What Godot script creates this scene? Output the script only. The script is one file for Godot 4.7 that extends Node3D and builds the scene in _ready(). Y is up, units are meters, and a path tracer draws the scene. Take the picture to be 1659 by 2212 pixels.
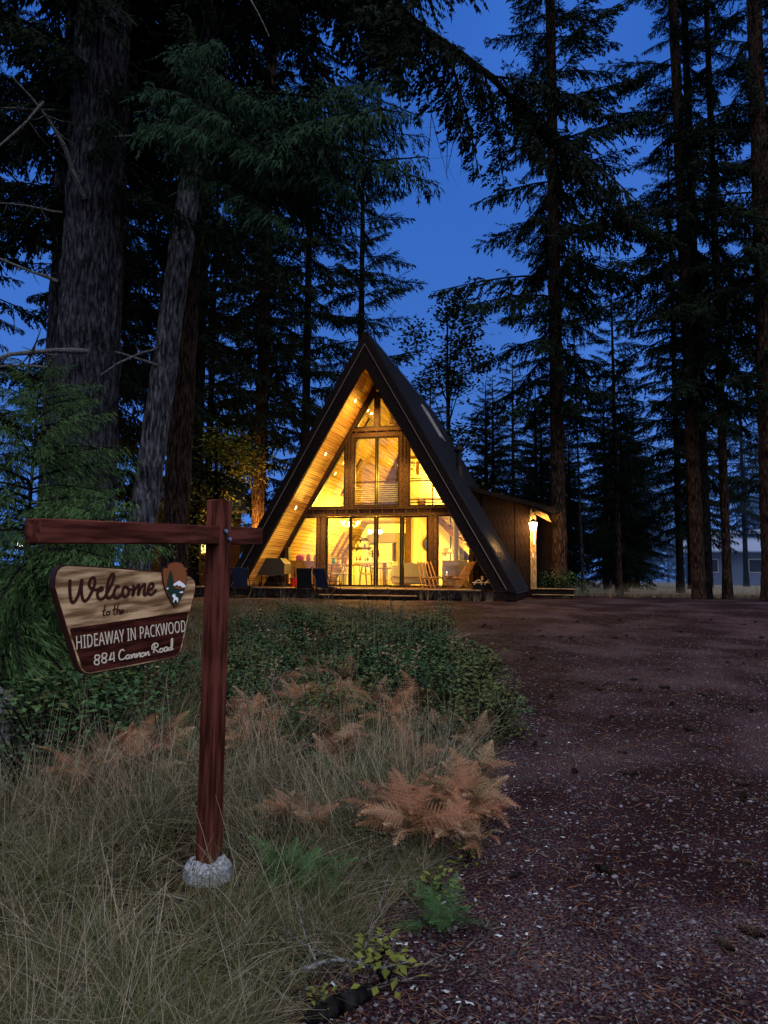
extends Node3D
# A-frame cabin at dusk. House coordinates: u right, v up, d back from the roof's front edge.
const O := Vector3(-0.642, 0.842, -21.665)
const YAW := 0.25831
var HT := Transform3D(Basis(Vector3.UP, -YAW), O)
var rng := RandomNumberGenerator.new()
var used := {}
var M := {}
var tex := {}
const WELCOME := [[-2097,1760,-2124,1471,-2118,1105,-2055,891,-1928,961,-1804,1167,-1714,1452,-1637,1727],[-1637,1727,-1678,1423,-1671,1078,-1592,884,-1447,965,-1295,1184,-1164,1444,-1127,1665,-1213,1749,-1335,1636,-1370,1465,-1287,1332,-1135,1266,-1030,1275],[-1033,1217,-901,1216,-819,1282,-909,1330,-1033,1205,-1057,1007,-972,884,-812,916,-699,1042],[-699,1042,-524,1302,-373,1592,-349,1769,-429,1802,-561,1610,-658,1290,-687,1015,-614,867,-489,942,-390,1032],[-146,1249,-225,1308,-341,1180,-391,1007,-331,859,-194,869,-65,970],[133,1271,17,1193,-22,991,68,852,212,939,251,1142,133,1271,238,1156,377,1115],[472,1301,445,1069,404,839],[404,839,487,1064,684,1266,711,1224,646,837],[646,837,731,1064,930,1267,971,1210,909,886,978,825,1102,944],[1106,1010,1302,1082,1369,1209,1254,1274,1127,1127,1100,918,1197,814,1349,863,1476,997]]
const TO_THE := [[-760,644,-825,426,-860,254,-795,233],[-905,411,-731,439],[-628,375,-709,360,-740,263,-676,229,-605,296,-628,375,-562,341],[-344,618,-412,372,-420,233,-366,213],[-478,406,-313,436],[-192,651,-273,430,-312,206],[-312,206,-250,351,-180,367,-189,215,-148,209],[-131,258,-33,297,-30,348,-99,344,-145,260,-107,204,7,266],[131,244,143,253],[336,243,348,252],[529,244,541,253]]
const ROAD := [[-1140,-1247,-1273,-1237,-1294,-1361,-1180,-1439,-1141,-1546,-1233,-1600,-1333,-1524,-1298,-1432,-1163,-1399,-1113,-1309,-1140,-1247],[-853,-1226,-974,-1219,-1010,-1341,-894,-1420,-839,-1530,-948,-1582,-1034,-1509,-1015,-1426,-877,-1394,-826,-1288,-853,-1226],[-610,-1240,-698,-1455,-732,-1507,-500,-1477],[-532,-1225,-537,-1600],[-98,-1271,-142,-1205,-254,-1244,-325,-1406,-287,-1559,-147,-1584,-49,-1529],[114,-1455,2,-1465,-35,-1561,42,-1604,127,-1516,146,-1461,107,-1586,170,-1598],[211,-1443,218,-1607,289,-1486,355,-1468,347,-1600,396,-1594],[436,-1453,427,-1615,515,-1497,583,-1464,574,-1611,614,-1604],[696,-1484,627,-1546,655,-1626,756,-1599,762,-1495,696,-1484],[829,-1477,821,-1611,893,-1518,962,-1485,954,-1619,1022,-1601],[1264,-1203,1220,-1378,1192,-1571],[1133,-1424,1142,-1274,1265,-1188,1398,-1241,1375,-1344,1236,-1396,1348,-1522,1429,-1597],[1541,-1448,1468,-1512,1498,-1594,1602,-1581,1625,-1478,1541,-1448],[1819,-1434,1695,-1459,1672,-1563,1757,-1593,1832,-1513,1853,-1440,1828,-1574,1881,-1568],[2045,-1472,1920,-1497,1898,-1571,1985,-1586,2063,-1460,2099,-1155,2045,-1177,2023,-1546,2110,-1561]]
const EMBLEM := [[2404,2043,2622,2002,2769,1901,2798,1809,2964,1721,2855,1626,2935,1529,2881,1207,2776,890,2583,527,2278,217,2036,620,1877,987,1801,1371,1809,1777,1927,1839,2042,1829,2048,1931,2202,2021],[2125,1726,2062,1609,2018,1438,1961,1298,1944,1125,1895,1014,2081,819,2228,891,2220,1096,2241,1270,2226,1418,2204,1596],[2526,1262,2243,1138,2262,1069,2363,1082,2432,1104,2478,1025,2580,1044,2627,966,2814,961,2770,1069,2672,1153],[1894,999,2143,1031,2340,967,2572,898,2759,892,2577,542,2280,255,2052,618],[2197,712,2148,665,2168,611,2209,571,2212,512,2178,399,2218,385,2256,463,2349,452,2364,368,2405,377,2428,530,2318,602,2288,664,2324,710,2272,686,2252,736],[2479,769,2650,797,2682,752,2611,716],[1894,999,1962,1036,1974,962,1901,949]]


class MB:
	var v := PackedVector3Array()
	var n := PackedVector3Array()
	var c := PackedColorArray()
	var col := Color.WHITE
	func tri(a: Vector3, b: Vector3, d: Vector3) -> void:
		var k := (d - a).cross(b - a).normalized()
		v.append(a); v.append(b); v.append(d)
		n.append(k); n.append(k); n.append(k)
		c.append(col); c.append(col); c.append(col)
	func trin(a: Vector3, b: Vector3, d: Vector3, na: Vector3, nb: Vector3, nd: Vector3) -> void:
		v.append(a); v.append(b); v.append(d)
		n.append(na); n.append(nb); n.append(nd)
		c.append(col); c.append(col); c.append(col)
	func quad(a: Vector3, b: Vector3, d: Vector3, e: Vector3) -> void:
		tri(a, b, d); tri(a, d, e)
	func quado(a: Vector3, b: Vector3, d: Vector3, e: Vector3, ctr: Vector3) -> void:
		if (d - a).cross(b - a).dot((a + d) * 0.5 - ctr) >= 0.0:
			quad(a, b, d, e)
		else:
			quad(e, d, b, a)
	func box(ctr: Vector3, s: Vector3, B := Basis()) -> void:
		var h := s * 0.5
		for ax in 3:
			for sg in [-1.0, 1.0]:
				var w := Vector3.ZERO; w[ax] = h[ax] * sg
				var p := Vector3.ZERO; p[(ax + 1) % 3] = h[(ax + 1) % 3]
				var q := Vector3.ZERO; q[(ax + 2) % 3] = h[(ax + 2) % 3]
				quado(ctr + B * (w - p - q), ctr + B * (w + p - q), ctr + B * (w + p + q), ctr + B * (w - p + q), ctr)
	func bbox(ctr: Vector3, s: Vector3, e: float, B := Basis()) -> void:
		var h := s * 0.5
		for ax in 3:
			var i := (ax + 1) % 3
			var j := (ax + 2) % 3
			for sg in [-1.0, 1.0]:
				var w := Vector3.ZERO; w[ax] = h[ax] * sg
				var p := Vector3.ZERO; p[i] = h[i] - e
				var q := Vector3.ZERO; q[j] = h[j] - e
				quado(ctr + B * (w - p - q), ctr + B * (w + p - q), ctr + B * (w + p + q), ctr + B * (w - p + q), ctr)
			for s1 in [-1.0, 1.0]:
				for s2 in [-1.0, 1.0]:
					var r := Vector3.ZERO; r[ax] = h[ax] - e
					var a := Vector3.ZERO; a[i] = h[i] * s1; a[j] = (h[j] - e) * s2
					var b := Vector3.ZERO; b[i] = (h[i] - e) * s1; b[j] = h[j] * s2
					quado(ctr + B * (a - r), ctr + B * (a + r), ctr + B * (b + r), ctr + B * (b - r), ctr)
		for sx in [-1.0, 1.0]:
			for sy in [-1.0, 1.0]:
				for sz in [-1.0, 1.0]:
					var k := Vector3(sx, sy, sz)
					var a := ctr + B * (Vector3(h.x, h.y - e, h.z - e) * k)
					var b := ctr + B * (Vector3(h.x - e, h.y, h.z - e) * k)
					var d := ctr + B * (Vector3(h.x - e, h.y - e, h.z) * k)
					if (d - a).cross(b - a).dot(a - ctr) >= 0.0: tri(a, b, d)
					else: tri(d, b, a)
	func prism(poly: PackedVector2Array, z0: float, z1: float, X := Transform3D()) -> void:
		if Geometry2D.is_polygon_clockwise(poly):
			poly = poly.duplicate(); poly.reverse()
		var t := Geometry2D.triangulate_polygon(poly)
		var lo := minf(z0, z1)
		var hi := maxf(z0, z1)
		for i in range(0, t.size(), 3):
			var a := poly[t[i]]; var b := poly[t[i + 1]]; var d := poly[t[i + 2]]
			if (b - a).cross(d - a) < 0.0:
				var sw := b; b = d; d = sw
			tri(X * Vector3(a.x, a.y, hi), X * Vector3(d.x, d.y, hi), X * Vector3(b.x, b.y, hi))
			tri(X * Vector3(a.x, a.y, lo), X * Vector3(b.x, b.y, lo), X * Vector3(d.x, d.y, lo))
		for i in poly.size():
			var a := poly[i]; var b := poly[(i + 1) % poly.size()]
			if a.distance_to(b) < 1e-5: continue
			quad(X * Vector3(a.x, a.y, lo), X * Vector3(a.x, a.y, hi), X * Vector3(b.x, b.y, hi), X * Vector3(b.x, b.y, lo))
	func tube(pts: PackedVector3Array, rad: PackedFloat32Array, sides: int, cap := true) -> void:
		var rings := []
		var nors := []
		var ref := Vector3.UP
		for i in pts.size():
			var t := (pts[mini(i + 1, pts.size() - 1)] - pts[maxi(i - 1, 0)]).normalized()
			if i == 0 and absf(t.dot(ref)) > 0.95: ref = Vector3.RIGHT
			var x := (ref - t * ref.dot(t)).normalized()
			ref = x
			var y := t.cross(x)
			var r := PackedVector3Array(); var m := PackedVector3Array()
			for k in sides:
				var a := TAU * k / sides
				var e := x * cos(a) + y * sin(a)
				r.append(pts[i] + e * rad[mini(i, rad.size() - 1)]); m.append(e)
			rings.append(r); nors.append(m)
		for i in pts.size() - 1:
			for k in sides:
				var l := (k + 1) % sides
				var a: Vector3 = rings[i][k]; var b: Vector3 = rings[i][l]; var d: Vector3 = rings[i + 1][l]; var e: Vector3 = rings[i + 1][k]
				trin(a, d, b, nors[i][k], nors[i + 1][l], nors[i][l])
				trin(a, e, d, nors[i][k], nors[i + 1][k], nors[i + 1][l])
		if cap:
			for k in range(1, sides - 1):
				tri(rings[0][0], rings[0][k], rings[0][k + 1])
				var z := pts.size() - 1
				tri(rings[z][0], rings[z][k + 1], rings[z][k])
	func bar(a: Vector3, b: Vector3, r: float, sides := 6) -> void:
		tube(PackedVector3Array([a, b]), PackedFloat32Array([r, r]), sides)
	func lathe(prof: PackedVector2Array, sides: int, X := Transform3D()) -> void:
		for i in prof.size() - 1:
			var p := prof[i]; var q := prof[i + 1]
			var tn := (q - p).normalized()
			var nn := Vector2(tn.y, -tn.x)
			for k in sides:
				var a0 := TAU * k / sides; var a1 := TAU * (k + 1) / sides
				var e0 := Vector3(cos(a0), 0, sin(a0)); var e1 := Vector3(cos(a1), 0, sin(a1))
				var u := Vector3.UP
				var n0 := X.basis * (e0 * nn.x + u * nn.y); var n1 := X.basis * (e1 * nn.x + u * nn.y)
				var a := X * (e0 * p.x + u * p.y); var b := X * (e1 * p.x + u * p.y)
				var d := X * (e1 * q.x + u * q.y); var e := X * (e0 * q.x + u * q.y)
				if p.x > 1e-5: trin(a, b, d, n0, n1, n1)
				if q.x > 1e-5: trin(a, d, e, n0, n1, n0)
	func add_to(m: ArrayMesh, mt: Material) -> void:
		var arr := []
		arr.resize(Mesh.ARRAY_MAX)
		arr[Mesh.ARRAY_VERTEX] = v; arr[Mesh.ARRAY_NORMAL] = n; arr[Mesh.ARRAY_COLOR] = c
		m.add_surface_from_arrays(Mesh.PRIMITIVE_TRIANGLES, arr)
		m.surface_set_material(m.get_surface_count() - 1, mt)
	func mesh(mt: Material) -> ArrayMesh:
		var m := ArrayMesh.new()
		add_to(m, mt)
		return m

func lin(r: float, g: float, b: float) -> Color:
	return Color(r, g, b).linear_to_srgb()

func numbered(called: String) -> String:
	if not used.has(called):
		used[called] = 0
		return called
	used[called] += 1
	return "%s_%03d" % [called, used[called]]

func tag(o: Node, label: String, category: String, group := "") -> void:
	o.set_meta("label", label); o.set_meta("category", category)
	if group: o.set_meta("group", group)

func thing(called: String, label: String, category: String, X := Transform3D(), group := "") -> Node3D:
	var o := Node3D.new()
	o.name = numbered(called)
	add_child(o)
	o.transform = X
	tag(o, label, category, group)
	return o

func copy(src: Node3D, called: String, label: String, X: Transform3D, group := "") -> Node3D:
	var r: Node3D = src.duplicate()
	r.name = numbered(called)
	add_child(r)
	r.transform = X
	r.set_meta("label", label)
	if group: r.set_meta("group", group)
	return r

func node(parent: Node, called: String, X := Transform3D()) -> Node3D:
	var o := Node3D.new()
	o.name = called
	parent.add_child(o, true)
	o.transform = X
	return o

func put(parent: Node, called: String, m: Mesh, X := Transform3D()) -> MeshInstance3D:
	var o := MeshInstance3D.new()
	o.name = called
	o.mesh = m
	parent.add_child(o, true)
	o.transform = X
	return o

func part(parent: Node, called: String, b: MB, mt: Material, X := Transform3D()) -> MeshInstance3D:
	return put(parent, called, b.mesh(mt), X)

func boxp(parent: Node, called: String, ctr: Vector3, s: Vector3, mt: Material, B := Basis(), e := 0.0) -> MeshInstance3D:
	var b := MB.new()
	if e > 0.0: b.bbox(ctr, s, e, B)
	else: b.box(ctr, s, B)
	return part(parent, called, b, mt)

func setting(called: String, m: Mesh) -> MeshInstance3D:
	var o := put(self, called, m)
	o.set_meta("kind", "structure")
	return o

func scatter(parent: Node, called: String, m: Mesh, xs: Array, cols: Array = []) -> MultiMeshInstance3D:
	var mm := MultiMesh.new()
	mm.transform_format = MultiMesh.TRANSFORM_3D
	mm.use_colors = cols.size() > 0
	mm.mesh = m
	mm.instance_count = xs.size()
	for i in xs.size():
		mm.set_instance_transform(i, xs[i])
		if cols.size(): mm.set_instance_color(i, cols[i])
	var o := MultiMeshInstance3D.new()
	o.name = called
	o.multimesh = mm
	o.set_meta("kind", "stuff")
	parent.add_child(o, true)
	return o

func at(p: Vector3, ry := 0.0, s := 1.0) -> Transform3D:
	return Transform3D(Basis(Vector3.UP, ry).scaled(Vector3(s, s, s)), p)

func hp(u: float, vv: float, d: float) -> Vector3:
	return Vector3(u, vv, -d)

func hx(u: float, vv: float, d: float, ry := 0.0) -> Transform3D:
	return HT * Transform3D(Basis(Vector3.UP, ry), hp(u, vv, d))

func ground_y(x: float, z: float) -> float:
	var zz := -z
	var y := 0.044 * (clampf(zz, -3.0, 20.3) - 1.2)
	if zz > 34.0: y += minf((zz - 34.0) * 0.012, 0.35)
	if zz < 19.0:
		y += 0.02 * sin(x * 1.7 + zz * 0.6) * sin(zz * 1.1 - x * 0.5)
	return y

func gp(x: float, z: float) -> Vector3:
	return Vector3(x, ground_y(x, z), z)

const EDGE := [[-0.3, 2.3], [-0.06, 2.61], [0.09, 2.89], [0.36, 3.47], [0.62, 4.35], [0.95, 5.6], [1.2, 7.66], [1.38, 10.2], [1.3, 13.5], [0.6, 16.0], [-1.2, 18.6], [-6.0, 19.6]]
func bed_edge(zz: float) -> float:   # x where the planted bank meets the gravel
	if zz <= EDGE[0][1]: return EDGE[0][0] - (EDGE[0][1] - zz) * 0.35
	for i in EDGE.size() - 1:
		if zz <= EDGE[i + 1][1]:
			var t: float = (zz - EDGE[i][1]) / (EDGE[i + 1][1] - EDGE[i][1])
			return lerpf(EDGE[i][0], EDGE[i + 1][0], t)
	return -99.0

func noise_tex(called: String, freq: float, cols: Array, offs: Array, oct := 4, size := 512, kind := FastNoiseLite.TYPE_SIMPLEX_SMOOTH, sd := 3) -> Texture2D:
	if tex.has(called): return tex[called]
	var nz := FastNoiseLite.new()
	nz.seed = sd; nz.noise_type = kind; nz.frequency = freq; nz.fractal_octaves = oct; nz.fractal_gain = 0.55
	var im := nz.get_seamless_image(size, size)
	var g := Gradient.new()
	g.offsets = PackedFloat32Array(offs)
	g.colors = PackedColorArray(cols)
	var out := Image.create_empty(size, size, false, Image.FORMAT_RGB8)
	for y in size:
		for x in size:
			out.set_pixel(x, y, g.sample(im.get_pixel(x, y).r))
	tex[called] = ImageTexture.create_from_image(out)
	return tex[called]

func normal_tex(called: String, freq: float, bump: float, oct := 4, sd := 5, kind := FastNoiseLite.TYPE_SIMPLEX_SMOOTH) -> Texture2D:
	if tex.has(called): return tex[called]
	var nz := FastNoiseLite.new()
	nz.seed = sd; nz.noise_type = kind; nz.frequency = freq; nz.fractal_octaves = oct
	var im := nz.get_seamless_image(512, 512)
	im.convert(Image.FORMAT_RGBA8)
	im.bump_map_to_normal_map(bump)
	tex[called] = ImageTexture.create_from_image(im)
	return tex[called]

func mat(called: String, c: Color, rough := 0.7, metal := 0.0) -> StandardMaterial3D:
	var m := StandardMaterial3D.new()
	m.resource_name = called
	m.albedo_color = c
	m.roughness = rough
	m.metallic = metal
	m.metallic_specular = 0.2
	M[called] = m
	return m

func tri_map(m: StandardMaterial3D, t: Texture2D, sc: Vector3, nt: Texture2D = null, ns := 1.0, world := false) -> void:
	m.albedo_texture = t
	m.uv1_triplanar = true
	m.uv1_world_triplanar = world
	m.uv1_scale = sc
	if nt:
		m.normal_enabled = true
		m.normal_texture = nt
		m.normal_scale = ns

func glow(called: String, c: Color, e: float) -> StandardMaterial3D:
	var m := mat(called, c, 0.5)
	m.emission_enabled = true
	m.emission = c
	m.emission_energy_multiplier = e
	return m

func omni(p: Vector3, c: Color, e: float, size := 0.05) -> void:
	var l := OmniLight3D.new()
	l.name = "lamp_light"
	l.light_color = c; l.light_energy = e; l.light_size = size
	l.omni_range = 30.0; l.omni_attenuation = 2.0; l.shadow_enabled = true
	add_child(l, true)
	l.position = p

func make_materials() -> void:
	var white := Color.WHITE
	var bark_t := noise_tex("bark", 0.012, [Color(0.2, 0.2, 0.21), Color(0.48, 0.47, 0.47), Color(0.78, 0.77, 0.77), white], [0.2, 0.42, 0.62, 0.85], 5, 512, FastNoiseLite.TYPE_SIMPLEX_SMOOTH, 11)
	var bark_n := normal_tex("bark_n", 0.02, 9.0, 4, 12)
	for a in [["bark", lin(0.06, 0.062, 0.075)], ["bark_red", lin(0.065, 0.041, 0.03)], ["bark_dark", lin(0.02, 0.018, 0.018)], ["bark_pale", lin(0.15, 0.135, 0.12)], ["bark_lit_lichen", lin(0.12, 0.122, 0.14)]]:  # last one: pale lichen, plus the leaning trunk's stronger light put into colour
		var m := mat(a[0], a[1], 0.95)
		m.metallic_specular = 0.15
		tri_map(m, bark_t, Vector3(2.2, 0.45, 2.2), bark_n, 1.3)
	var wood_t := noise_tex("wood", 0.01, [Color(0.55, 0.5, 0.46), Color(0.8, 0.78, 0.75), white], [0.25, 0.5, 0.75], 5, 512, FastNoiseLite.TYPE_SIMPLEX_SMOOTH, 21)
	var woods := {"post_paint": [lin(0.115, 0.032, 0.022), Vector3(4, 0.4, 4), 0.9], "beam_paint": [lin(0.115, 0.032, 0.022), Vector3(0.4, 4, 4), 0.9],
		"sign_wood": [lin(0.52, 0.34, 0.19), Vector3(0.7, 5, 5), 0.85], "sign_brown": [lin(0.06, 0.014, 0.009), Vector3(1.1, 8, 8), 0.85],
		"deck_wood": [lin(0.3, 0.2, 0.11), Vector3(0.4, 5, 5), 0.7], "pine_a": [lin(0.55, 0.35, 0.12), Vector3(5, 5, 0.07), 0.55], "pine_b": [lin(0.47, 0.28, 0.09), Vector3(5, 5, 0.07), 0.55],
		"pine_c": [lin(0.6, 0.4, 0.15), Vector3(5, 5, 0.07), 0.55], "furniture_wood": [lin(0.36, 0.2, 0.09), Vector3(4, 4, 4), 0.5], "grey_wood": [lin(0.25, 0.26, 0.27), Vector3(8, 0.9, 8), 0.9],
		"floor_wood": [lin(0.34, 0.2, 0.1), Vector3(5, 5, 0.5), 0.45], "siding": [lin(0.017, 0.01, 0.008), Vector3(6, 0.6, 6), 0.9], "trim": [lin(0.075, 0.045, 0.028), Vector3(3, 3, 3), 0.6],
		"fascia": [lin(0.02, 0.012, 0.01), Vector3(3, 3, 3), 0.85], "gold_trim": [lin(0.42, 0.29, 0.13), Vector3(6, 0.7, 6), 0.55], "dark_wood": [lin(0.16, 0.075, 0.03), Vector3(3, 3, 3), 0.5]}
	for k in woods:
		tri_map(mat(k, woods[k][0], woods[k][2]), wood_t, woods[k][1])
	M.pine_b.uv1_offset = Vector3(0.31, 0.17, 0.4)
	M.pine_c.uv1_offset = Vector3(0.63, 0.57, 0.7)
	mat("roof_metal", lin(0.035, 0.035, 0.042), 0.36, 0.7)
	mat("lit_edge_metal", lin(0.3, 0.22, 0.18), 0.4, 0.5)  # pale colour carries the light that the drip edge catches
	mat("dark_metal", lin(0.02, 0.016, 0.013), 0.4, 0.3)
	mat("steel", lin(0.55, 0.56, 0.58), 0.3, 0.9)
	mat("cream", lin(0.66, 0.58, 0.42), 0.8)
	mat("white_paint", lin(0.75, 0.72, 0.66), 0.6)
	mat("letter_cream", lin(0.55, 0.47, 0.36), 0.6)
	mat("letter_brown", lin(0.035, 0.01, 0.007), 0.5)
	mat("black", lin(0.012, 0.012, 0.013), 0.6)
	mat("navy", lin(0.02, 0.027, 0.055), 0.8)
	mat("red", lin(0.4, 0.02, 0.012), 0.45)
	mat("teal", lin(0.05, 0.18, 0.22), 0.4)
	mat("fridge", lin(0.4, 0.3, 0.2), 0.4)
	mat("cabinet", lin(0.16, 0.12, 0.09), 0.5)
	mat("stone", lin(0.22, 0.18, 0.14), 0.7)
	mat("emblem_orange", lin(0.2, 0.065, 0.022), 0.6)
	mat("emblem_green", lin(0.016, 0.035, 0.025), 0.6)
	mat("emblem_white", lin(0.75, 0.76, 0.8), 0.6)
	mat("cloth", lin(0.55, 0.5, 0.3), 0.95)
	mat("grill_cover", lin(0.06, 0.045, 0.03), 0.5)
	tri_map(mat("lichen", lin(0.24, 0.25, 0.24), 0.95), bark_t, Vector3(6, 6, 6), bark_n, 1.5)
	mat("brown_leather", lin(0.12, 0.06, 0.03), 0.6)
	mat("terracotta", lin(0.35, 0.16, 0.07), 0.8)
	mat("neighbour_wall", lin(0.1, 0.13, 0.2), 0.8)
	mat("neighbour_roof", lin(0.22, 0.26, 0.36), 0.5)
	mat("skylight_frame", lin(0.4, 0.36, 0.34), 0.4, 0.4)
	var con := mat("concrete", lin(0.42, 0.44, 0.47), 0.95)
	tri_map(con, noise_tex("con", 0.03, [Color(0.5, 0.5, 0.5), Color(0.8, 0.8, 0.8), white], [0.25, 0.5, 0.8], 5), Vector3(4, 4, 4), normal_tex("con_n", 0.06, 6.0), 0.8)
	var g := mat("glass", Color(0.02, 0.025, 0.03, 0.05), 0.02)
	g.transparency = BaseMaterial3D.TRANSPARENCY_ALPHA
	g.metallic_specular = 0.5
	var mir := mat("mirror", lin(0.7, 0.7, 0.7), 0.05, 1.0)
	for a in [["needle", lin(0.009, 0.016, 0.009)], ["needle_near", lin(0.016, 0.036, 0.02)], ["hemlock", lin(0.05, 0.092, 0.032)], ["maple", lin(0.035, 0.055, 0.02)], ["shrub", lin(0.028, 0.06, 0.026)], ["shrub_mid", lin(0.05, 0.095, 0.035)], ["shrub_olive", lin(0.075, 0.088, 0.03)], ["shrub_grey", lin(0.06, 0.082, 0.05)], ["shrub_yellow", lin(0.12, 0.13, 0.025)], ["fern_green", lin(0.05, 0.105, 0.035)], ["fern_brown", lin(0.25, 0.115, 0.062)], ["fern_tan", lin(0.28, 0.175, 0.1)]]:
		var m := mat(a[0], a[1], 0.75)
		m.metallic_specular = 0.12
		m.vertex_color_use_as_albedo = true
		m.backlight_enabled = true
		m.backlight = a[1] * 0.4
	for a in ["grass", "litter"]:
		var m := mat(a, Color.WHITE, 0.85)
		m.vertex_color_use_as_albedo = true
	var gv := mat("gravel", lin(0.13, 0.1, 0.115), 0.95)
	tri_map(gv, noise_tex("gravel", 0.05, [Color(0.28, 0.25, 0.27), Color(0.6, 0.5, 0.5), Color(0.85, 0.72, 0.66), white], [0.22, 0.45, 0.62, 0.85], 5, 1024, FastNoiseLite.TYPE_SIMPLEX, 31), Vector3(0.9, 0.9, 0.9), normal_tex("gravel_n", 0.11, 12.0, 4, 32, FastNoiseLite.TYPE_CELLULAR), 1.2, true)
	gv.detail_enabled = true
	gv.detail_blend_mode = BaseMaterial3D.BLEND_MODE_MUL
	gv.detail_albedo = noise_tex("patch", 0.008, [Color(0.55, 0.42, 0.44), Color(0.8, 0.75, 0.8), white], [0.3, 0.5, 0.72], 4, 512, FastNoiseLite.TYPE_SIMPLEX_SMOOTH, 33)
	gv.detail_uv_layer = BaseMaterial3D.DETAIL_UV_2
	gv.uv2_triplanar = true
	gv.uv2_world_triplanar = true
	gv.uv2_scale = Vector3(0.13, 0.13, 0.13)
	var fl := mat("forest_floor", lin(0.075, 0.052, 0.035), 0.98)
	tri_map(fl, noise_tex("forest", 0.04, [Color(0.25, 0.24, 0.2), Color(0.6, 0.5, 0.42), white], [0.25, 0.5, 0.8], 5, 512, FastNoiseLite.TYPE_SIMPLEX, 41), Vector3(0.6, 0.6, 0.6), normal_tex("forest_n", 0.07, 9.0, 4, 42), 1.0, true)
	var md := mat("meadow", lin(0.3, 0.28, 0.24), 0.98)
	tri_map(md, noise_tex("meadow", 0.04, [Color(0.45, 0.45, 0.4), Color(0.8, 0.78, 0.7), white], [0.25, 0.5, 0.8], 5, 512, FastNoiseLite.TYPE_SIMPLEX, 51), Vector3(0.15, 0.15, 0.15), null, 1.0, true)

const K := 1.745        # roof pitch, rise over run
const WD := 1.5         # the glazed wall stands this far behind the roof's front edge
const FLOOR := 0.36
func hw(vv: float) -> float: return (7.3 - vv) / K
func v2(a: Array) -> PackedVector2Array:
	var p := PackedVector2Array()
	for i in range(0, a.size(), 2): p.append(Vector2(a[i], a[i + 1]))
	return p
func mirror(p: PackedVector2Array, s: float) -> PackedVector2Array:
	var q := PackedVector2Array()
	for k in p: q.append(Vector2(k.x * s, k.y))
	return q
func slab(parent: Node, called: String, p: PackedVector2Array, d0: float, d1: float, m: Material) -> MeshInstance3D:
	var b := MB.new()
	b.prism(p, -d0, -d1)
	return part(parent, called, b, m)
func hbox(parent: Node, called: String, u0: float, u1: float, v0: float, v1: float, d0: float, d1: float, m: Material, e := 0.0) -> MeshInstance3D:
	return boxp(parent, called, hp((u0 + u1) / 2, (v0 + v1) / 2, (d0 + d1) / 2), Vector3(absf(u1 - u0), absf(v1 - v0), absf(d1 - d0)), m, Basis(), e)
func edge_bars(b: MB, p: PackedVector2Array, w: float, d0: float, d1: float) -> void:
	var c := Vector2.ZERO
	for k in p: c += k / p.size()
	for i in p.size():
		var a := p[i]; var e := p[(i + 1) % p.size()]
		var t := (e - a).normalized()
		var nn := Vector2(-t.y, t.x)
		if nn.dot(c - a) < 0.0: nn = -nn
		b.prism(PackedVector2Array([a, e, e + nn * w - t * w * 0.6, a + nn * w + t * w * 0.6]), -d0 - 0.0007 * i, -d1 + 0.0007 * i)
func window(parent: Node, p: PackedVector2Array, w := 0.045) -> void:
	var o := node(parent, "window")
	slab(o, "pane", p, WD + 0.05, WD + 0.058, M.glass)
	var b := MB.new()
	edge_bars(b, p, w, WD - 0.012, WD + 0.09)
	part(o, "frame", b, M.dark_metal)

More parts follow.
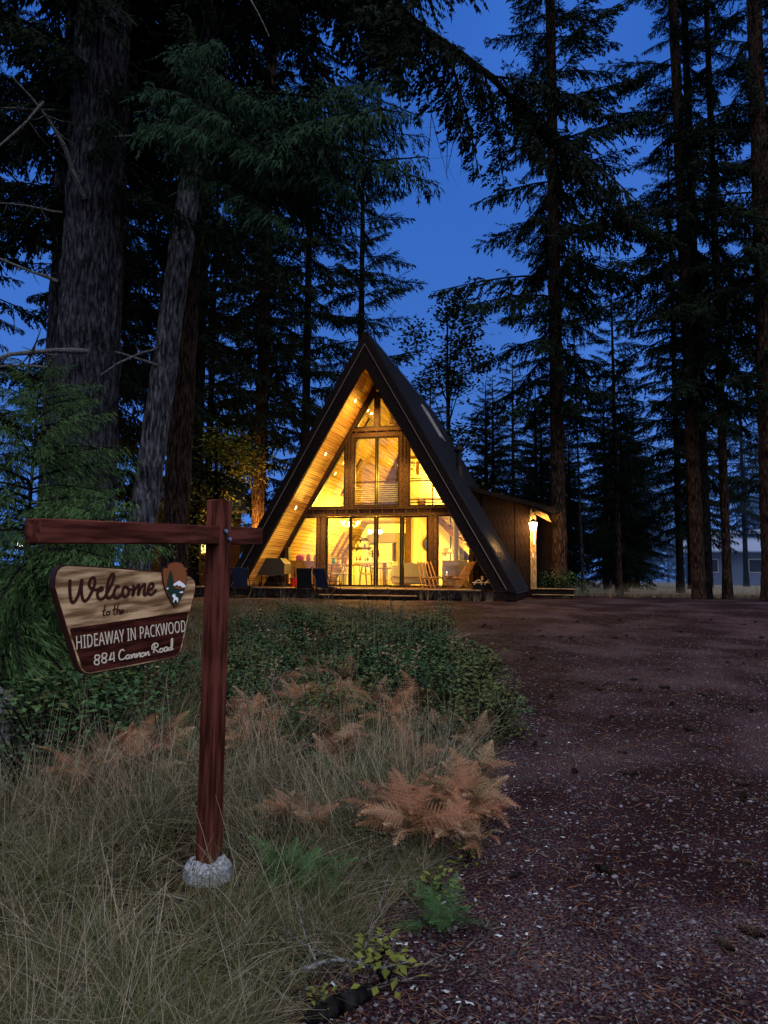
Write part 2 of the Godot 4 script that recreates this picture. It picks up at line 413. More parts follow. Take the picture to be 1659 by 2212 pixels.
func make_cabin() -> void:
	var h := thing("a_frame_cabin", "dark A-frame cabin with lit glazed front and steep metal roof", "cabin", HT)
	# ---- roof
	for s in [-1.0, 1.0]:
		var r := node(h, "roof")
		slab(r, "roof_panel", mirror(v2([0.0, 8.32, 4.63, 0.24, 4.02, 0.3, 0.0, 7.33]), s), 0.045, 12.0, M.roof_metal)
		var e := Vector2(s, -K).normalized()
		var nn := Vector2(s * K, 1.0).normalized()
		var B := Basis(Vector3(e.x, e.y, 0), Vector3(nn.x, nn.y, 0), Vector3(0, 0, s))
		var rib := MB.new()
		rib.box(Vector3.ZERO, Vector3(9.24, 0.07, 0.03))
		var rm := rib.mesh(M.roof_metal)
		for i in 30:
			var mid := Vector2(0, 8.32) + e * 4.63 + nn * 0.034
			put(r, "seam", rm, Transform3D(B, hp(mid.x, mid.y, 0.1 + i * 0.41)))
		# tongue-and-groove ceiling boards run the length of the house
		var c := node(h, "ceiling")
		var inn := -nn
		for i in 57:
			var ln := 0.1408
			var mid := Vector2(0, 7.3) + e * (0.02 + (i + 0.5) * ln) + inn * 0.012
			if not tex.has("plank"):
				var pm := []
				for k in ["pine_a", "pine_b", "pine_c"]:
					var pb := MB.new()
					pb.bbox(Vector3.ZERO, Vector3(0.1385, 0.02, 11.86), 0.0035)
					pm.append(pb.mesh(M[k]))
				tex["plank"] = pm
			put(c, "ceiling_plank", tex["plank"][rng.randi() % 3], Transform3D(B, hp(mid.x, mid.y, 6.02)))
		# barge boards on the front edge
		var f := node(h, "barge_board")
		slab(f, "inner_board", mirror(v2([0.0, 7.95, 4.34, 0.345, 4.0, 0.345, 0.0, 7.22]), s), -0.02 + 0.002 * s, 0.06, M.fascia)
		slab(f, "outer_board", mirror(v2([0.0, 8.36, 4.62, 0.27, 4.345, 0.27, 0.0, 7.958]), s), -0.045 + 0.002 * s, 0.06, M.fascia)
		slab(f, "edge_trim", mirror(v2([0.0, 7.965, 4.348, 0.36, 4.33, 0.36, 0.0, 7.935]), s), -0.055 + 0.002 * s, -0.021, M.lit_edge_metal)  # drip edge; the light it catches is painted as a pale strip
	hbox(h, "ridge_cap", -0.09, 0.09, 8.3, 8.37, 0.0, 12.02, M.roof_metal)
	# skylight on the slope, stove flue
	var e2 := Vector2(1, -K).normalized()
	var n2 := Vector2(K, 1).normalized()
	var B2 := Basis(Vector3(e2.x, e2.y, 0), Vector3(n2.x, n2.y, 0), Vector3(0, 0, 1))
	var sk := node(h, "skylight")
	var sc := Vector2(0.98, 8.32 - 0.98 * K) + n2 * 0.05
	for k in [[Vector3(0, 0, -0.45), Vector3(1.5, 0.14, 0.07)], [Vector3(0, 0, 0.45), Vector3(1.5, 0.14, 0.07)], [Vector3(-0.72, 0, 0), Vector3(0.07, 0.13, 0.83)], [Vector3(0.72, 0, 0), Vector3(0.07, 0.13, 0.83)]]:
		boxp(sk, "frame", hp(sc.x, sc.y, 5.9) + B2 * k[0], k[1], M.skylight_frame, B2)
	boxp(sk, "pane", hp(sc.x, sc.y, 5.9), Vector3(1.36, 0.02, 0.82), M.black, B2)
	var fl := node(h, "flue_pipe")
	var b := MB.new()
	b.lathe(v2([0.1, 4.0, 0.1, 5.35, 0.0, 5.35]), 16, Transform3D(Basis(), hp(2.26, 0, 4.6)))
	part(fl, "pipe", b, M.black)
	b = MB.new()
	b.lathe(v2([0.17, 5.28, 0.19, 5.33, 0.12, 5.46, 0.0, 5.5]), 16, Transform3D(Basis(), hp(2.26, 0, 4.6)))
	part(fl, "flue_cap", b, M.black)
	b = MB.new()
	b.lathe(v2([0.2, 4.2, 0.11, 4.75]), 16, Transform3D(Basis(), hp(2.26, 0, 4.6)))
	part(fl, "flashing", b, M.dark_metal)
	# ---- front wall
	var w := node(h, "front_wall")
	for s in [-1.0, 1.0]:
		slab(w, "rake_board", mirror(v2([0.0, 7.29, 3.222, 1.66, 3.09, 1.66, 0.0, 6.92]), s), WD - 0.001 * s, WD + 0.12, M.trim)
		slab(w, "rake_batten", mirror(v2([0.0, 7.2, 3.17, 1.68, 3.13, 1.68, 0.0, 7.12]), s), WD - 0.03, WD - 0.002, M.trim)
		slab(w, "siding_panel", mirror(v2([3.09, 1.655, 3.218, 1.655, 3.96, 0.362, 3.09, 0.362]), s), WD + 0.02, WD + 0.12, M.siding)
		hbox(w, "siding_batten", s * 3.09, s * 3.17, 0.365, 1.65, WD - 0.02, WD + 0.018, M.trim)
		hbox(w, "siding_batten", s * 3.3, s * 3.34, 0.365, 1.42, WD - 0.006, WD + 0.018, M.siding)
		hbox(w, "siding_batten", s * 3.52, s * 3.56, 0.365, 1.05, WD - 0.006, WD + 0.018, M.siding)
		slab(w, "post", mirror(v2([0.87, 5.43, 1.08, 5.08, 1.08, 2.965, 0.87, 2.965]), s), WD + 0.004, WD + 0.12, M.trim)
		hbox(w, "post_trim", s * 0.955, s * 0.985, 2.97, 5.2, WD - 0.02, WD + 0.002, M.trim)
		hbox(w, "post", s * 1.735, s * 2.02, 0.365, 2.68, WD + 0.004, WD + 0.12, M.trim)
		hbox(w, "post_trim", s * 1.745, s * 1.83, 0.365, 2.675, WD - 0.026, WD + 0.002, M.trim)
		hbox(w, "post_trim", s * 1.93, s * 2.015, 0.365, 2.675, WD - 0.026, WD + 0.002, M.trim)
		slab(w, "floor_band", mirror(v2([0.0, 2.958, 2.32, 2.958, 2.48, 2.687, 0.0, 2.687]), s), WD + 0.03, WD + 0.12, M.trim)
	hbox(w, "rail", -0.86, 0.86, 5.505, 5.615, WD - 0.014, WD + 0.12, M.trim)
	hbox(w, "rail", -0.88, 0.88, 5.435, 5.5, WD + 0.03, WD + 0.12, M.trim)
	hbox(w, "rail", -2.33, 2.33, 2.905, 2.97, WD - 0.03, WD + 0.028, M.trim)
	hbox(w, "rail", -2.47, 2.47, 2.68, 2.765, WD - 0.03, WD + 0.028, M.trim)
	for i in 12:
		hbox(w, "dentil_block", -2.2 + i * 0.4 - 0.025, -2.2 + i * 0.4 + 0.025, 2.768, 2.902, WD - 0.012, WD + 0.028, M.trim)
	for i in 5:
		hbox(w, "dentil_block", -0.72 + i * 0.36 - 0.022, -0.72 + i * 0.36 + 0.022, 5.438, 5.502, WD - 0.01, WD + 0.028, M.trim)
	hbox(w, "mullion", -0.055, 0.055, 5.62, 6.82, WD - 0.014, WD + 0.1, M.trim)
	for s in [-1.0, 1.0]:
		window(h, mirror(v2([0.056, 6.815, 0.77, 5.617, 0.056, 5.617]), s))
		window(h, mirror(v2([1.082, 5.078, 2.29, 3.03, 2.29, 2.972, 1.082, 2.972]), s))
		window(h, mirror(v2([2.022, 2.678, 2.49, 2.678, 3.088, 1.66, 3.088, 0.4, 2.022, 0.4]), s))
		window(h, mirror(v2([0.01, 5.3, 0.77, 5.3, 0.77, 3.01, 0.01, 3.01]), s), 0.04)
		hbox(w, "jamb", s * 0.772, s * 0.868, 2.972, 5.433, WD - 0.02, WD + 0.12, M.trim)
	hbox(w, "head_trim", -0.77, 0.77, 5.302, 5.432, WD - 0.024, WD + 0.12, M.trim)
	hbox(w, "sill", -0.77, 0.77, 2.972, 3.008, WD - 0.04, WD + 0.12, M.trim)
	for s in [-1.0, 1.0]:
		hbox(w, "sill", s * 2.022, s * 3.088, 0.365, 0.398, WD - 0.03, WD + 0.1, M.dark_metal)
	# ---- sliding glass doors
	for k in [[-1.73, -0.87, 0.03], [-0.88, -0.01, 0.0], [0.01, 0.86, 0.003], [0.87, 1.73, 0.033]]:
		var dr := node(h, "sliding_door")
		var p := v2([k[0], 2.676, k[1], 2.676, k[1], 0.37, k[0], 0.37])
		slab(dr, "pane", p, WD + 0.045 + k[2], WD + 0.053 + k[2], M.glass)
		var fb := MB.new()
		edge_bars(fb, p, 0.062, WD + 0.01 + k[2], WD + 0.08 + k[2])
		part(dr, "frame", fb, M.dark_metal)
		if absf(k[0] + k[1]) < 1.0:
			var hu: float = k[1] - 0.09 if k[0] < 0.0 else k[0] + 0.09
			hbox(dr, "handle", hu - 0.015, hu + 0.015, 1.32, 1.56, WD - 0.045, WD - 0.015, M.black, 0.004)
			hbox(dr, "handle_mount", hu - 0.012, hu + 0.012, 1.42, 1.47, WD - 0.015, WD + 0.03, M.black)
	hbox(w, "outlet", 3.42, 3.49, 0.62, 0.74, WD - 0.008, WD + 0.018, M.letter_cream, 0.004)
	# ---- inside shell
	hbox(h, "floor", -3.9, 3.9, 0.24, FLOOR, WD + 0.13, 11.95, M.floor_wood)
	slab(h, "back_wall", v2([0.0, 7.3, 3.98, 0.3, -3.98, 0.3]), 11.8, 11.98, M.cream)
	hbox(h, "loft_floor", -2.3, 2.3, 3.0, 3.2, 6.4, 11.78, M.pine_a)
	hbox(h, "loft_edge", -2.35, 2.35, 2.95, 3.25, 6.34, 6.395, M.dark_wood)
	slab(h, "kitchen_wall", v2([-3.8, FLOOR, -3.8, 0.6, -2.42, 3.0, -0.3, 3.0, -0.3, FLOOR]), 8.9, 9.0, M.cream)
	hbox(h, "partition_wall", 0.28, 2.3, FLOOR, 2.99, 5.5, 5.62, M.cream)
	hbox(h, "door_frame", 0.08, 0.27, FLOOR, 2.98, 5.44, 5.6, M.dark_wood)
	slab(h, "loft_wall", v2([-0.3, 3.21, 2.28, 3.21, 0.62, 6.1, -0.3, 6.1]), 7.7, 7.8, M.cream)
	for i in 3:
		hbox(h, "wall_rail", -0.28, 1.9 - i * 0.55, 3.9 + i * 0.85, 3.94 + i * 0.85, 7.66, 7.7, M.dark_wood)
	# light shaft linings of the roof lights, darker boxed recesses on the left slope
	var el := Vector2(-1, -K).normalized()
	var nl := Vector2(K, -1).normalized()
	var BL := Basis(Vector3(el.x, el.y, 0), Vector3(nl.x, nl.y, 0), Vector3(0, 0, -1)).orthonormalized()
	for k in [[0.62, 1.45, 2.75], [1.3, 2.2, 4.05], [3.15, 4.1, 6.55], [3.15, 4.1, 7.25], [3.15, 4.1, 7.95]]:
		var a := Vector2(-k[0], 7.3 - k[0] * K) if k[0] < 3.0 else Vector2(-2.75, 2.5)
		var ln := 1.55 if k[0] < 3.0 else 1.05
		var m := a + el * ln * 0.5 + nl * 0.03
		boxp(h, "ceiling_beam", hp(m.x, m.y, k[2]), Vector3(ln, 0.09, 0.28 if k[0] < 3.0 else 0.2), M.dark_wood, BL)
	# ---- side wing under a low roof
	var wg := node(h, "wing")
	slab(wg, "wing_wall", v2([2.0, 0.05, 4.74, 0.05, 4.74, 3.3, 3.2, 3.73, 2.0, 4.1]), 5.5, 5.62, M.siding)
	for i in 3:
		var u := 4.2 - i * 1.2
		hbox(wg, "wing_batten", u - 0.018, u + 0.018, 0.06, 3.29 + (4.74 - u) * 0.282, 5.478, 5.498, M.siding)
	hbox(wg, "side_wall", 4.62, 4.74, 0.05, 3.25, 5.63, 11.0, M.siding)
	hbox(wg, "entry_wall", 4.75, 5.5, 0.05, 3.0, 7.2, 7.3, M.siding)
	for i in 2:
		hbox(wg, "entry_batten", 4.95 + i * 0.4, 4.985 + i * 0.4, 0.06, 2.98, 7.18, 7.198, M.siding)
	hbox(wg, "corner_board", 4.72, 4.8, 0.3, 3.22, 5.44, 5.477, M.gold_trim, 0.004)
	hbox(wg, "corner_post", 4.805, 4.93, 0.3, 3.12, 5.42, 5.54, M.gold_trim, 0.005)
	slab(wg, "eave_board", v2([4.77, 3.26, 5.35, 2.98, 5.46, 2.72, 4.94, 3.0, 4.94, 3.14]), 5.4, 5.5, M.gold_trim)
	var rf := MB.new()
	rf.prism(v2([1.6, 4.25, 5.62, 3.12, 5.62, 3.2, 1.6, 4.36]), -5.25, -11.2)
	part(wg, "wing_roof", rf, M.roof_metal)
	slab(wg, "wing_fascia", v2([1.9, 4.27, 5.6, 3.225, 5.6, 3.05, 1.9, 4.1]), 5.2, 5.248, M.fascia)
	hbox(wg, "lock_glint", 4.845, 4.875, 1.9, 2.35, 5.385, 5.41, M.white_paint)  # upper lock hardware; its reflection is put into the white colour
	hbox(wg, "lock_plate", 4.8, 4.83, 1.45, 1.6, 5.39, 5.418, M.white_paint)  # white colour stands for the reflection on this lock hardware

func make_deck() -> void:
	var dk := thing("wooden_deck", "low wooden deck running across the front of the A-frame cabin", "deck", HT)
	var pb := MB.new()
	pb.bbox(Vector3.ZERO, Vector3(10.2, 0.035, 0.136), 0.004)
	var pm := pb.mesh(M.deck_wood)
	for i in 11:
		put(dk, "deck_board", pm, Transform3D(Basis(), hp(-1.55 if i > 0 else -1.55, 0.32 + 0.0004 * (i % 3), 0.07 + i * 0.142)))
	hbox(dk, "rim_board", -6.65, 4.55, 0.06, 0.3, 0.005, 0.05, M.fascia)
	hbox(dk, "side_rim", 4.5, 4.6, 0.04, 0.3, 0.055, 12.0, M.fascia)
	for i in 12: hbox(dk, "deck_pier", -6.5 + i * 0.98, -6.36 + i * 0.98, -0.15, 0.28, 0.2, 0.34, M.fascia)
	for i in 9: hbox(dk, "skirt_batten", 4.6, 4.625, 0.03, 0.31, 0.3 + i * 0.6, 0.34 + i * 0.6, M.fascia)
	var st := thing("front_step", "long narrow wooden step below the deck before the glass doors", "step", HT)
	hbox(st, "tread", -1.25, 1.72, 0.115, 0.15, -0.42, -0.06, M.deck_wood, 0.004)
	for u in [-1.1, 0.2, 1.55]: hbox(st, "stringer", u, u + 0.09, -0.12, 0.113, -0.36, -0.08, M.fascia)
	var pf := thing("entry_steps", "two-level wooden entry platform below the wall lantern", "steps", HT)
	for i in 5: hbox(pf, "platform_board", 4.78, 6.28, 0.315, 0.35, 4.5 + i * 0.142, 4.637 + i * 0.142, M.deck_wood, 0.004)
	hbox(pf, "platform_rim", 4.82, 6.22, 0.14, 0.31, 4.56, 4.6, M.fascia)
	for i in 2: hbox(pf, "tread", 4.82, 6.24, 0.12, 0.15, 4.2 + i * 0.145, 4.34 + i * 0.145, M.deck_wood, 0.004)
	for u in [4.9, 5.5, 6.1]: hbox(pf, "stringer", u, u + 0.08, -0.1, 0.118, 4.24, 5.15, M.fascia)
	var ln := thing("wall_lantern", "glowing white wall lantern on the corner of the side wing", "lantern", hx(4.85, 2.58, 5.05))
	var b := MB.new()
	b.box(Vector3(0, 0.02, -0.34), Vector3(0.1, 0.26, 0.04))
	b.bar(Vector3(0, 0.1, -0.34), Vector3(0, 0.22, 0.0), 0.012)
	part(ln, "bracket", b, M.black)
	b = MB.new()
	b.lathe(v2([0.0, -0.2, 0.1, -0.19, 0.15, 0.1, 0.0, 0.12]), 6)
	part(ln, "glass_shade", b, M.lantern_glow)
	b = MB.new()
	b.lathe(v2([0.17, 0.12, 0.16, 0.14, 0.06, 0.2, 0.0, 0.25]), 6)
	part(ln, "lid", b, M.black)
	omni(HT * hp(4.85, 2.55, 5.05), Color(1.0, 0.76, 0.42), LANTERN, 0.09)

const WARM := Color(1.0, 0.85, 0.31)
func leg4(o: Node, w: float, d: float, y: float, t: float, m: Material) -> void:
	for sx in [-1.0, 1.0]:
		for sz in [-1.0, 1.0]:
			var b := MB.new()
			b.tube(PackedVector3Array([Vector3(sx * w, y, sz * d), Vector3(sx * w * 1.08, 0, sz * d * 1.08)]), PackedFloat32Array([t, t * 0.8]), 6)
			part(o, "leg", b, m)

func wishbone(label: String, X: Transform3D) -> void:
	var o := thing("dining_chair", label, "chair", X, "dining chairs inside the cabin")
	boxp(o, "seat", Vector3(0, 0.44, 0), Vector3(0.5, 0.05, 0.44), M.cloth, Basis(), 0.015)
	leg4(o, 0.22, 0.19, 0.43, 0.018, M.furniture_wood)
	var b := MB.new()
	b.tube(PackedVector3Array([Vector3(-0.27, 0.68, 0.1), Vector3(-0.22, 0.73, -0.14), Vector3(0, 0.76, -0.23), Vector3(0.22, 0.73, -0.14), Vector3(0.27, 0.68, 0.1)]), PackedFloat32Array([0.018]), 6)
	part(o, "top_rail", b, M.furniture_wood)
	b = MB.new()
	b.bar(Vector3(0, 0.46, -0.2), Vector3(0, 0.58, -0.22), 0.014)
	b.bar(Vector3(0, 0.58, -0.22), Vector3(-0.08, 0.75, -0.22), 0.012)
	b.bar(Vector3(0, 0.58, -0.22), Vector3(0.08, 0.75, -0.22), 0.012)
	part(o, "splat", b, M.furniture_wood)
	b = MB.new()
	for s in [-1.0, 1.0]: b.bar(Vector3(s * 0.23, 0.44, -0.18), Vector3(s * 0.24, 0.72, -0.12), 0.016)
	part(o, "back_post", b, M.furniture_wood)

func jar(label: String, kind: String, X: Transform3D, r: float, h: float, m: Material, group: String) -> void:
	var o := thing(kind, label, kind.replace("_", " "), X, group)
	var b := MB.new()
	b.lathe(v2([0.0, 0.0, r * 0.9, 0.0, r, h * 0.15, r, h * 0.62, r * 0.45, h * 0.8, r * 0.4, h, 0.0, h]), 10)
	part(o, "body", b, m)
	b = MB.new()
	b.lathe(v2([r * 0.46, h * 0.96, r * 0.46, h * 1.05, 0.0, h * 1.05]), 10)
	part(o, "cap", b, M.dark_metal)

func make_inside() -> void:
	# dining table and chairs
	var t := thing("dining_table", "long wooden dining table behind the glass doors", "table", hx(-1.6, FLOOR, 3.6))
	boxp(t, "table_top", Vector3(0, 0.755, 0), Vector3(1.75, 0.04, 0.85), M.furniture_wood, Basis(), 0.008)
	leg4(t, 0.74, 0.32, 0.735, 0.03, M.furniture_wood)
	wishbone("wooden dining chair at the window end of the dining table", hx(-0.75, FLOOR, 2.95, 1.9))
	wishbone("wooden dining chair with curved rail before the dining table", hx(-1.65, FLOOR, 2.85, 3.0))
	wishbone("wooden dining chair tucked behind the dining table", hx(-1.9, FLOOR, 4.4, 0.1))
	# kitchen island and stools
	t = thing("kitchen_island", "pale kitchen island between dining table and fridge", "island", hx(-1.05, FLOOR, 5.3))
	boxp(t, "counter_top", Vector3(0, 0.9, 0), Vector3(1.6, 0.05, 0.75), M.white_paint, Basis(), 0.008)
	boxp(t, "cabinet_body", Vector3(-0.2, 0.437, 0), Vector3(1.1, 0.875, 0.66), M.cream)
	boxp(t, "end_panel", Vector3(0.7, 0.437, 0), Vector3(0.06, 0.875, 0.66), M.cream)
	for k in [[-0.25, "wooden stool at the sofa side of the kitchen island"], [-0.75, "wooden stool nearer the dining table by the kitchen island"]]:
		t = thing("bar_stool", k[1], "stool", hx(k[0], FLOOR, 4.5), "stools at the kitchen island")
		boxp(t, "seat", Vector3(0, 0.66, 0), Vector3(0.42, 0.05, 0.34), M.furniture_wood, Basis(), 0.012)
		leg4(t, 0.16, 0.13, 0.635, 0.018, M.furniture_wood)
		var b := MB.new()
		for s in [-1.0, 1.0]: b.bar(Vector3(s * 0.17, 0.25, -0.14), Vector3(s * 0.17, 0.25, 0.14), 0.012)
		b.bar(Vector3(-0.17, 0.22, 0.14), Vector3(0.17, 0.22, 0.14), 0.012)
		part(t, "footrest", b, M.furniture_wood)
	# kitchen wall: fridge, dark cabinets, shelves with jars
	t = thing("refrigerator", "warm toned tall refrigerator between dark kitchen cabinets", "refrigerator", hx(-1.5, FLOOR, 8.45))
	boxp(t, "body", Vector3(0, 0.88, 0), Vector3(0.8, 1.76, 0.65), M.fridge, Basis(), 0.02)
	boxp(t, "freezer_door", Vector3(0, 1.5, 0.345), Vector3(0.78, 0.48, 0.03), M.fridge, Basis(), 0.01)
	boxp(t, "door", Vector3(0, 0.66, 0.345), Vector3(0.78, 1.18, 0.03), M.fridge, Basis(), 0.01)
	boxp(t, "handle", Vector3(-0.33, 0.9, 0.38), Vector3(0.025, 0.5, 0.025), M.steel)
	t = thing("kitchen_cabinet", "dark tall kitchen cabinet beside and above the refrigerator", "cabinet", hx(-1.45, FLOOR, 8.6))
	boxp(t, "upper_cabinet", Vector3(0, 2.0, 0), Vector3(1.55, 0.42, 0.5), M.cabinet, Basis(), 0.006)
	boxp(t, "side_cabinet", Vector3(0.62, 0.9, 0), Vector3(0.36, 1.77, 0.5), M.cabinet, Basis(), 0.006)
	t = thing("kitchen_counter", "kitchen counter run below the open shelves by the sloped ceiling", "counter", hx(-2.55, FLOOR, 8.5))
	boxp(t, "base_cabinet", Vector3(0, 0.43, 0), Vector3(1.15, 0.86, 0.6), M.cream)
	boxp(t, "counter_top", Vector3(0, 0.885, 0.01), Vector3(1.18, 0.045, 0.64), M.white_paint, Basis(), 0.006)
	for k in [["upper open kitchen shelf under the driftwood branch", 2.3, -2.5, 0.6], ["lower open kitchen shelf holding a row of jars", 1.95, -2.6, 0.78]]:
		t = thing("wall_shelf", k[0], "shelf", hx(k[2], k[1], 8.76), "open kitchen shelves")
		boxp(t, "board", Vector3(0, 0, 0), Vector3(k[3], 0.05, 0.24), M.dark_wood, Basis(), 0.006)
		for s in [-1.0, 1.0]: boxp(t, "bracket", Vector3(s * k[3] * 0.36, -0.07, -0.05), Vector3(0.02, 0.09, 0.14), M.dark_metal)
	t = thing("driftwood_branch", "forked driftwood branch lying on the upper kitchen shelf", "branch", hx(-2.5, 2.34, 8.74))
	var bb := MB.new()
	bb.tube(PackedVector3Array([Vector3(-0.28, 0.1, 0), Vector3(-0.12, 0.04, 0.03), Vector3(0.08, 0.02, 0), Vector3(0.28, 0.03, 0)]), PackedFloat32Array([0.008, 0.018, 0.022, 0.015]), 6)
	bb.tube(PackedVector3Array([Vector3(0.05, 0.03, 0), Vector3(0.1, 0.1, 0.02), Vector3(0.18, 0.13, 0)]), PackedFloat32Array([0.014, 0.01, 0.005]), 6)
	part(t, "wood", bb, M.dark_wood)
	var jm := [M.cream, M.terracotta, M.steel, M.white_paint, M.brown_leather]
	for i in 7:
		jar("small jar standing in the row on the lower kitchen shelf", "shelf_jar", hx(-2.92 + i * 0.105, 1.98, 8.75), 0.035, 0.14 + 0.03 * (i % 3), jm[i % 5], "jars on the lower kitchen shelf")
	var cols := [M.teal, M.white_paint, M.dark_wood, M.red, M.cream, M.terracotta, M.dark_metal, M.brown_leather]
	for i in 8:
		jar("small bottle among the clutter on the counter below the shelves", "counter_bottle", hx(-3.0 + i * 0.125, FLOOR + 0.91, 8.4 + 0.1 * (i % 2)), 0.04, 0.2 + 0.04 * ((i * 5) % 4), cols[i], "bottles on the kitchen counter")
	# flowers, clutter on dining table
	t = thing("flower_vase", "vase with red blooms on the kitchen island", "vase", hx(-1.25, FLOOR + 0.925, 5.25))
	bb = MB.new(); bb.lathe(v2([0.0, 0.0, 0.05, 0.0, 0.06, 0.09, 0.035, 0.18, 0.04, 0.2]), 10); part(t, "vase_body", bb, M.white_paint)
	bb = MB.new()
	for i in 9:
		var a := i * 2.4
		var q := Vector3(cos(a) * 0.07, 0.3 + 0.04 * (i % 3), sin(a) * 0.07)
		bb.bar(Vector3(0, 0.16, 0), q, 0.004, 4)
		bb.lathe(v2([0.0, -0.025, 0.035, 0.0, 0.0, 0.03]), 6, Transform3D(Basis(), q))
	part(t, "blooms", bb, M.red)
	t = thing("table_lamp_jug", "teal and white jug on the dining table", "jug", hx(-2.15, FLOOR + 0.776, 3.6))
	bb = MB.new(); bb.lathe(v2([0.0, 0.0, 0.06, 0.0, 0.085, 0.08, 0.05, 0.18, 0.06, 0.24]), 12); part(t, "jug_body", bb, M.teal)
	bb = MB.new(); bb.tube(PackedVector3Array([Vector3(0.06, 0.2, 0), Vector3(0.12, 0.17, 0), Vector3(0.12, 0.1, 0), Vector3(0.08, 0.06, 0)]), PackedFloat32Array([0.01]), 6); part(t, "handle", bb, M.white_paint)
	for i in 4:
		jar("small bottle standing beside the jug on the dining table", "table_bottle", hx(-2.0 + i * 0.1, FLOOR + 0.776, 3.55 + 0.06 * (i % 2)), 0.03, 0.16 + 0.03 * i, [M.terracotta, M.white_paint, M.dark_wood, M.red][i], "bottles on the dining table")
	# wooden cabinet by the corner window with red pots
	t = thing("wood_sideboard", "plank fronted wooden sideboard behind the corner window", "sideboard", hx(-2.85, FLOOR, 2.75))
	boxp(t, "body", Vector3(0, 0.42, 0), Vector3(1.0, 0.84, 0.45), M.pine_c)
	for i in 6: boxp(t, "front_plank", Vector3(-0.42 + i * 0.168, 0.42, 0.236), Vector3(0.16, 0.82, 0.022), [M.pine_a, M.pine_c, M.pine_b][i % 3], Basis(), 0.004)
	boxp(t, "top", Vector3(0, 0.86, 0.01), Vector3(1.06, 0.035, 0.5), M.pine_c, Basis(), 0.005)
	t = thing("stock_pot", "red enamel pot on the wooden sideboard", "pot", hx(-3.1, FLOOR + 0.88, 2.72))
	bb = MB.new(); bb.lathe(v2([0.0, 0.0, 0.13, 0.0, 0.15, 0.03, 0.15, 0.15, 0.0, 0.155]), 14); part(t, "body", bb, M.red)
	bb = MB.new(); bb.lathe(v2([0.155, 0.155, 0.1, 0.19, 0.02, 0.2, 0.02, 0.23, 0.0, 0.23]), 14); part(t, "lid", bb, M.red)
	for k in [[-2.78, "brown clay crock in the middle of the sideboard top"], [-2.5, "brown clay crock at the door end of the sideboard"]]:
		t = thing("clay_crock", k[1], "crock", hx(k[0], FLOOR + 0.88, 2.72), "crocks on the sideboard")
		bb = MB.new(); bb.lathe(v2([0.0, 0.0, 0.07, 0.0, 0.1, 0.08, 0.07, 0.17, 0.075, 0.2]), 12); part(t, "body", bb, M.terracotta)
		bb = MB.new(); bb.lathe(v2([0.08, 0.195, 0.03, 0.22, 0.0, 0.25]), 10); part(t, "lid", bb, M.dark_wood)
	# sofa with throw
	t = thing("sofa", "pale sofa draped with a yellow throw behind the doors", "sofa", hx(0.95, FLOOR, 3.15))
	boxp(t, "seat_base", Vector3(0, 0.25, 0), Vector3(1.5, 0.3, 0.8), M.cloth, Basis(), 0.05)
	boxp(t, "backrest", Vector3(0, 0.55, 0.36), Vector3(1.5, 0.5, 0.2), M.cloth, Basis(), 0.07)
	for s in [-1.0, 1.0]: boxp(t, "arm", Vector3(s * 0.72, 0.42, 0), Vector3(0.18, 0.36, 0.82), M.cloth, Basis(), 0.06)
	var th := MB.new()
	for i in 14:
		var x0 := -0.5 + i * 0.075
		var y0 := 0.815 + 0.02 * sin(i * 1.3); var y1 := 0.815 + 0.02 * sin((i + 1) * 1.3)
		th.quad(Vector3(x0, y0, 0.25), Vector3(x0, y0, 0.48), Vector3(x0 + 0.075, y1, 0.48), Vector3(x0 + 0.075, y1, 0.25))
		th.quad(Vector3(x0, y0, 0.48), Vector3(x0, 0.35, 0.485 + 0.01 * (i % 2)), Vector3(x0 + 0.075, 0.35, 0.485 + 0.01 * ((i + 1) % 2)), Vector3(x0 + 0.075, y1, 0.48))
	part(t, "throw", th, M.cloth)
	# wood stove with pipe, stone pad, screen
	t = thing("wood_stove", "square wood stove with a tall straight pipe", "stove", hx(2.4, FLOOR, 3.0))
	boxp(t, "firebox", Vector3(0, 0.48, 0), Vector3(0.85, 0.86, 0.6), M.stone, Basis(), 0.01)
	boxp(t, "stove_door", Vector3(-0.1, 0.5, 0.31), Vector3(0.42, 0.5, 0.03), M.cabinet, Basis(), 0.008)
	bb = MB.new(); bb.lathe(v2([0.1, 0.9, 0.1, 2.6]), 14); part(t, "stove_pipe", bb, M.stone)
	t = thing("fire_poker", "thin iron poker leaning on the wood stove", "poker", hx(2.02, FLOOR, 2.6))
	bb = MB.new(); bb.bar(Vector3(0.06, 0, 0.05), Vector3(-0.1, 1.0, -0.05), 0.008); part(t, "rod", bb, M.dark_metal)
	bb = MB.new(); bb.lathe(v2([0.0, 0.98, 0.02, 1.0, 0.015, 1.06, 0.0, 1.07]), 8, Transform3D(Basis(), Vector3(-0.1, 0, -0.05))); part(t, "handle", bb, M.dark_metal)
	# partition wall: mirror, shelf with ornaments, thermostat
	t = thing("round_mirror", "round dark framed mirror on the pale partition wall", "mirror", hx(1.05, 1.95, 5.46))
	bb = MB.new(); bb.lathe(v2([0.26, -0.02, 0.32, -0.02, 0.32, 0.02, 0.26, 0.02, 0.26, -0.02]), 28, Transform3D(Basis(Vector3.RIGHT, PI / 2), Vector3.ZERO)); part(t, "rim", bb, M.dark_wood)
	bb = MB.new(); bb.lathe(v2([0.265, -0.01, 0.265, 0.008, 0.0, 0.008]), 28, Transform3D(Basis(Vector3.RIGHT, PI / 2), Vector3.ZERO)); part(t, "mirror_glass", bb, M.mirror)
	t = thing("ornament_shelf", "narrow shelf with ornaments between mirror and stove pipe", "shelf", hx(1.85, 1.6, 5.38))
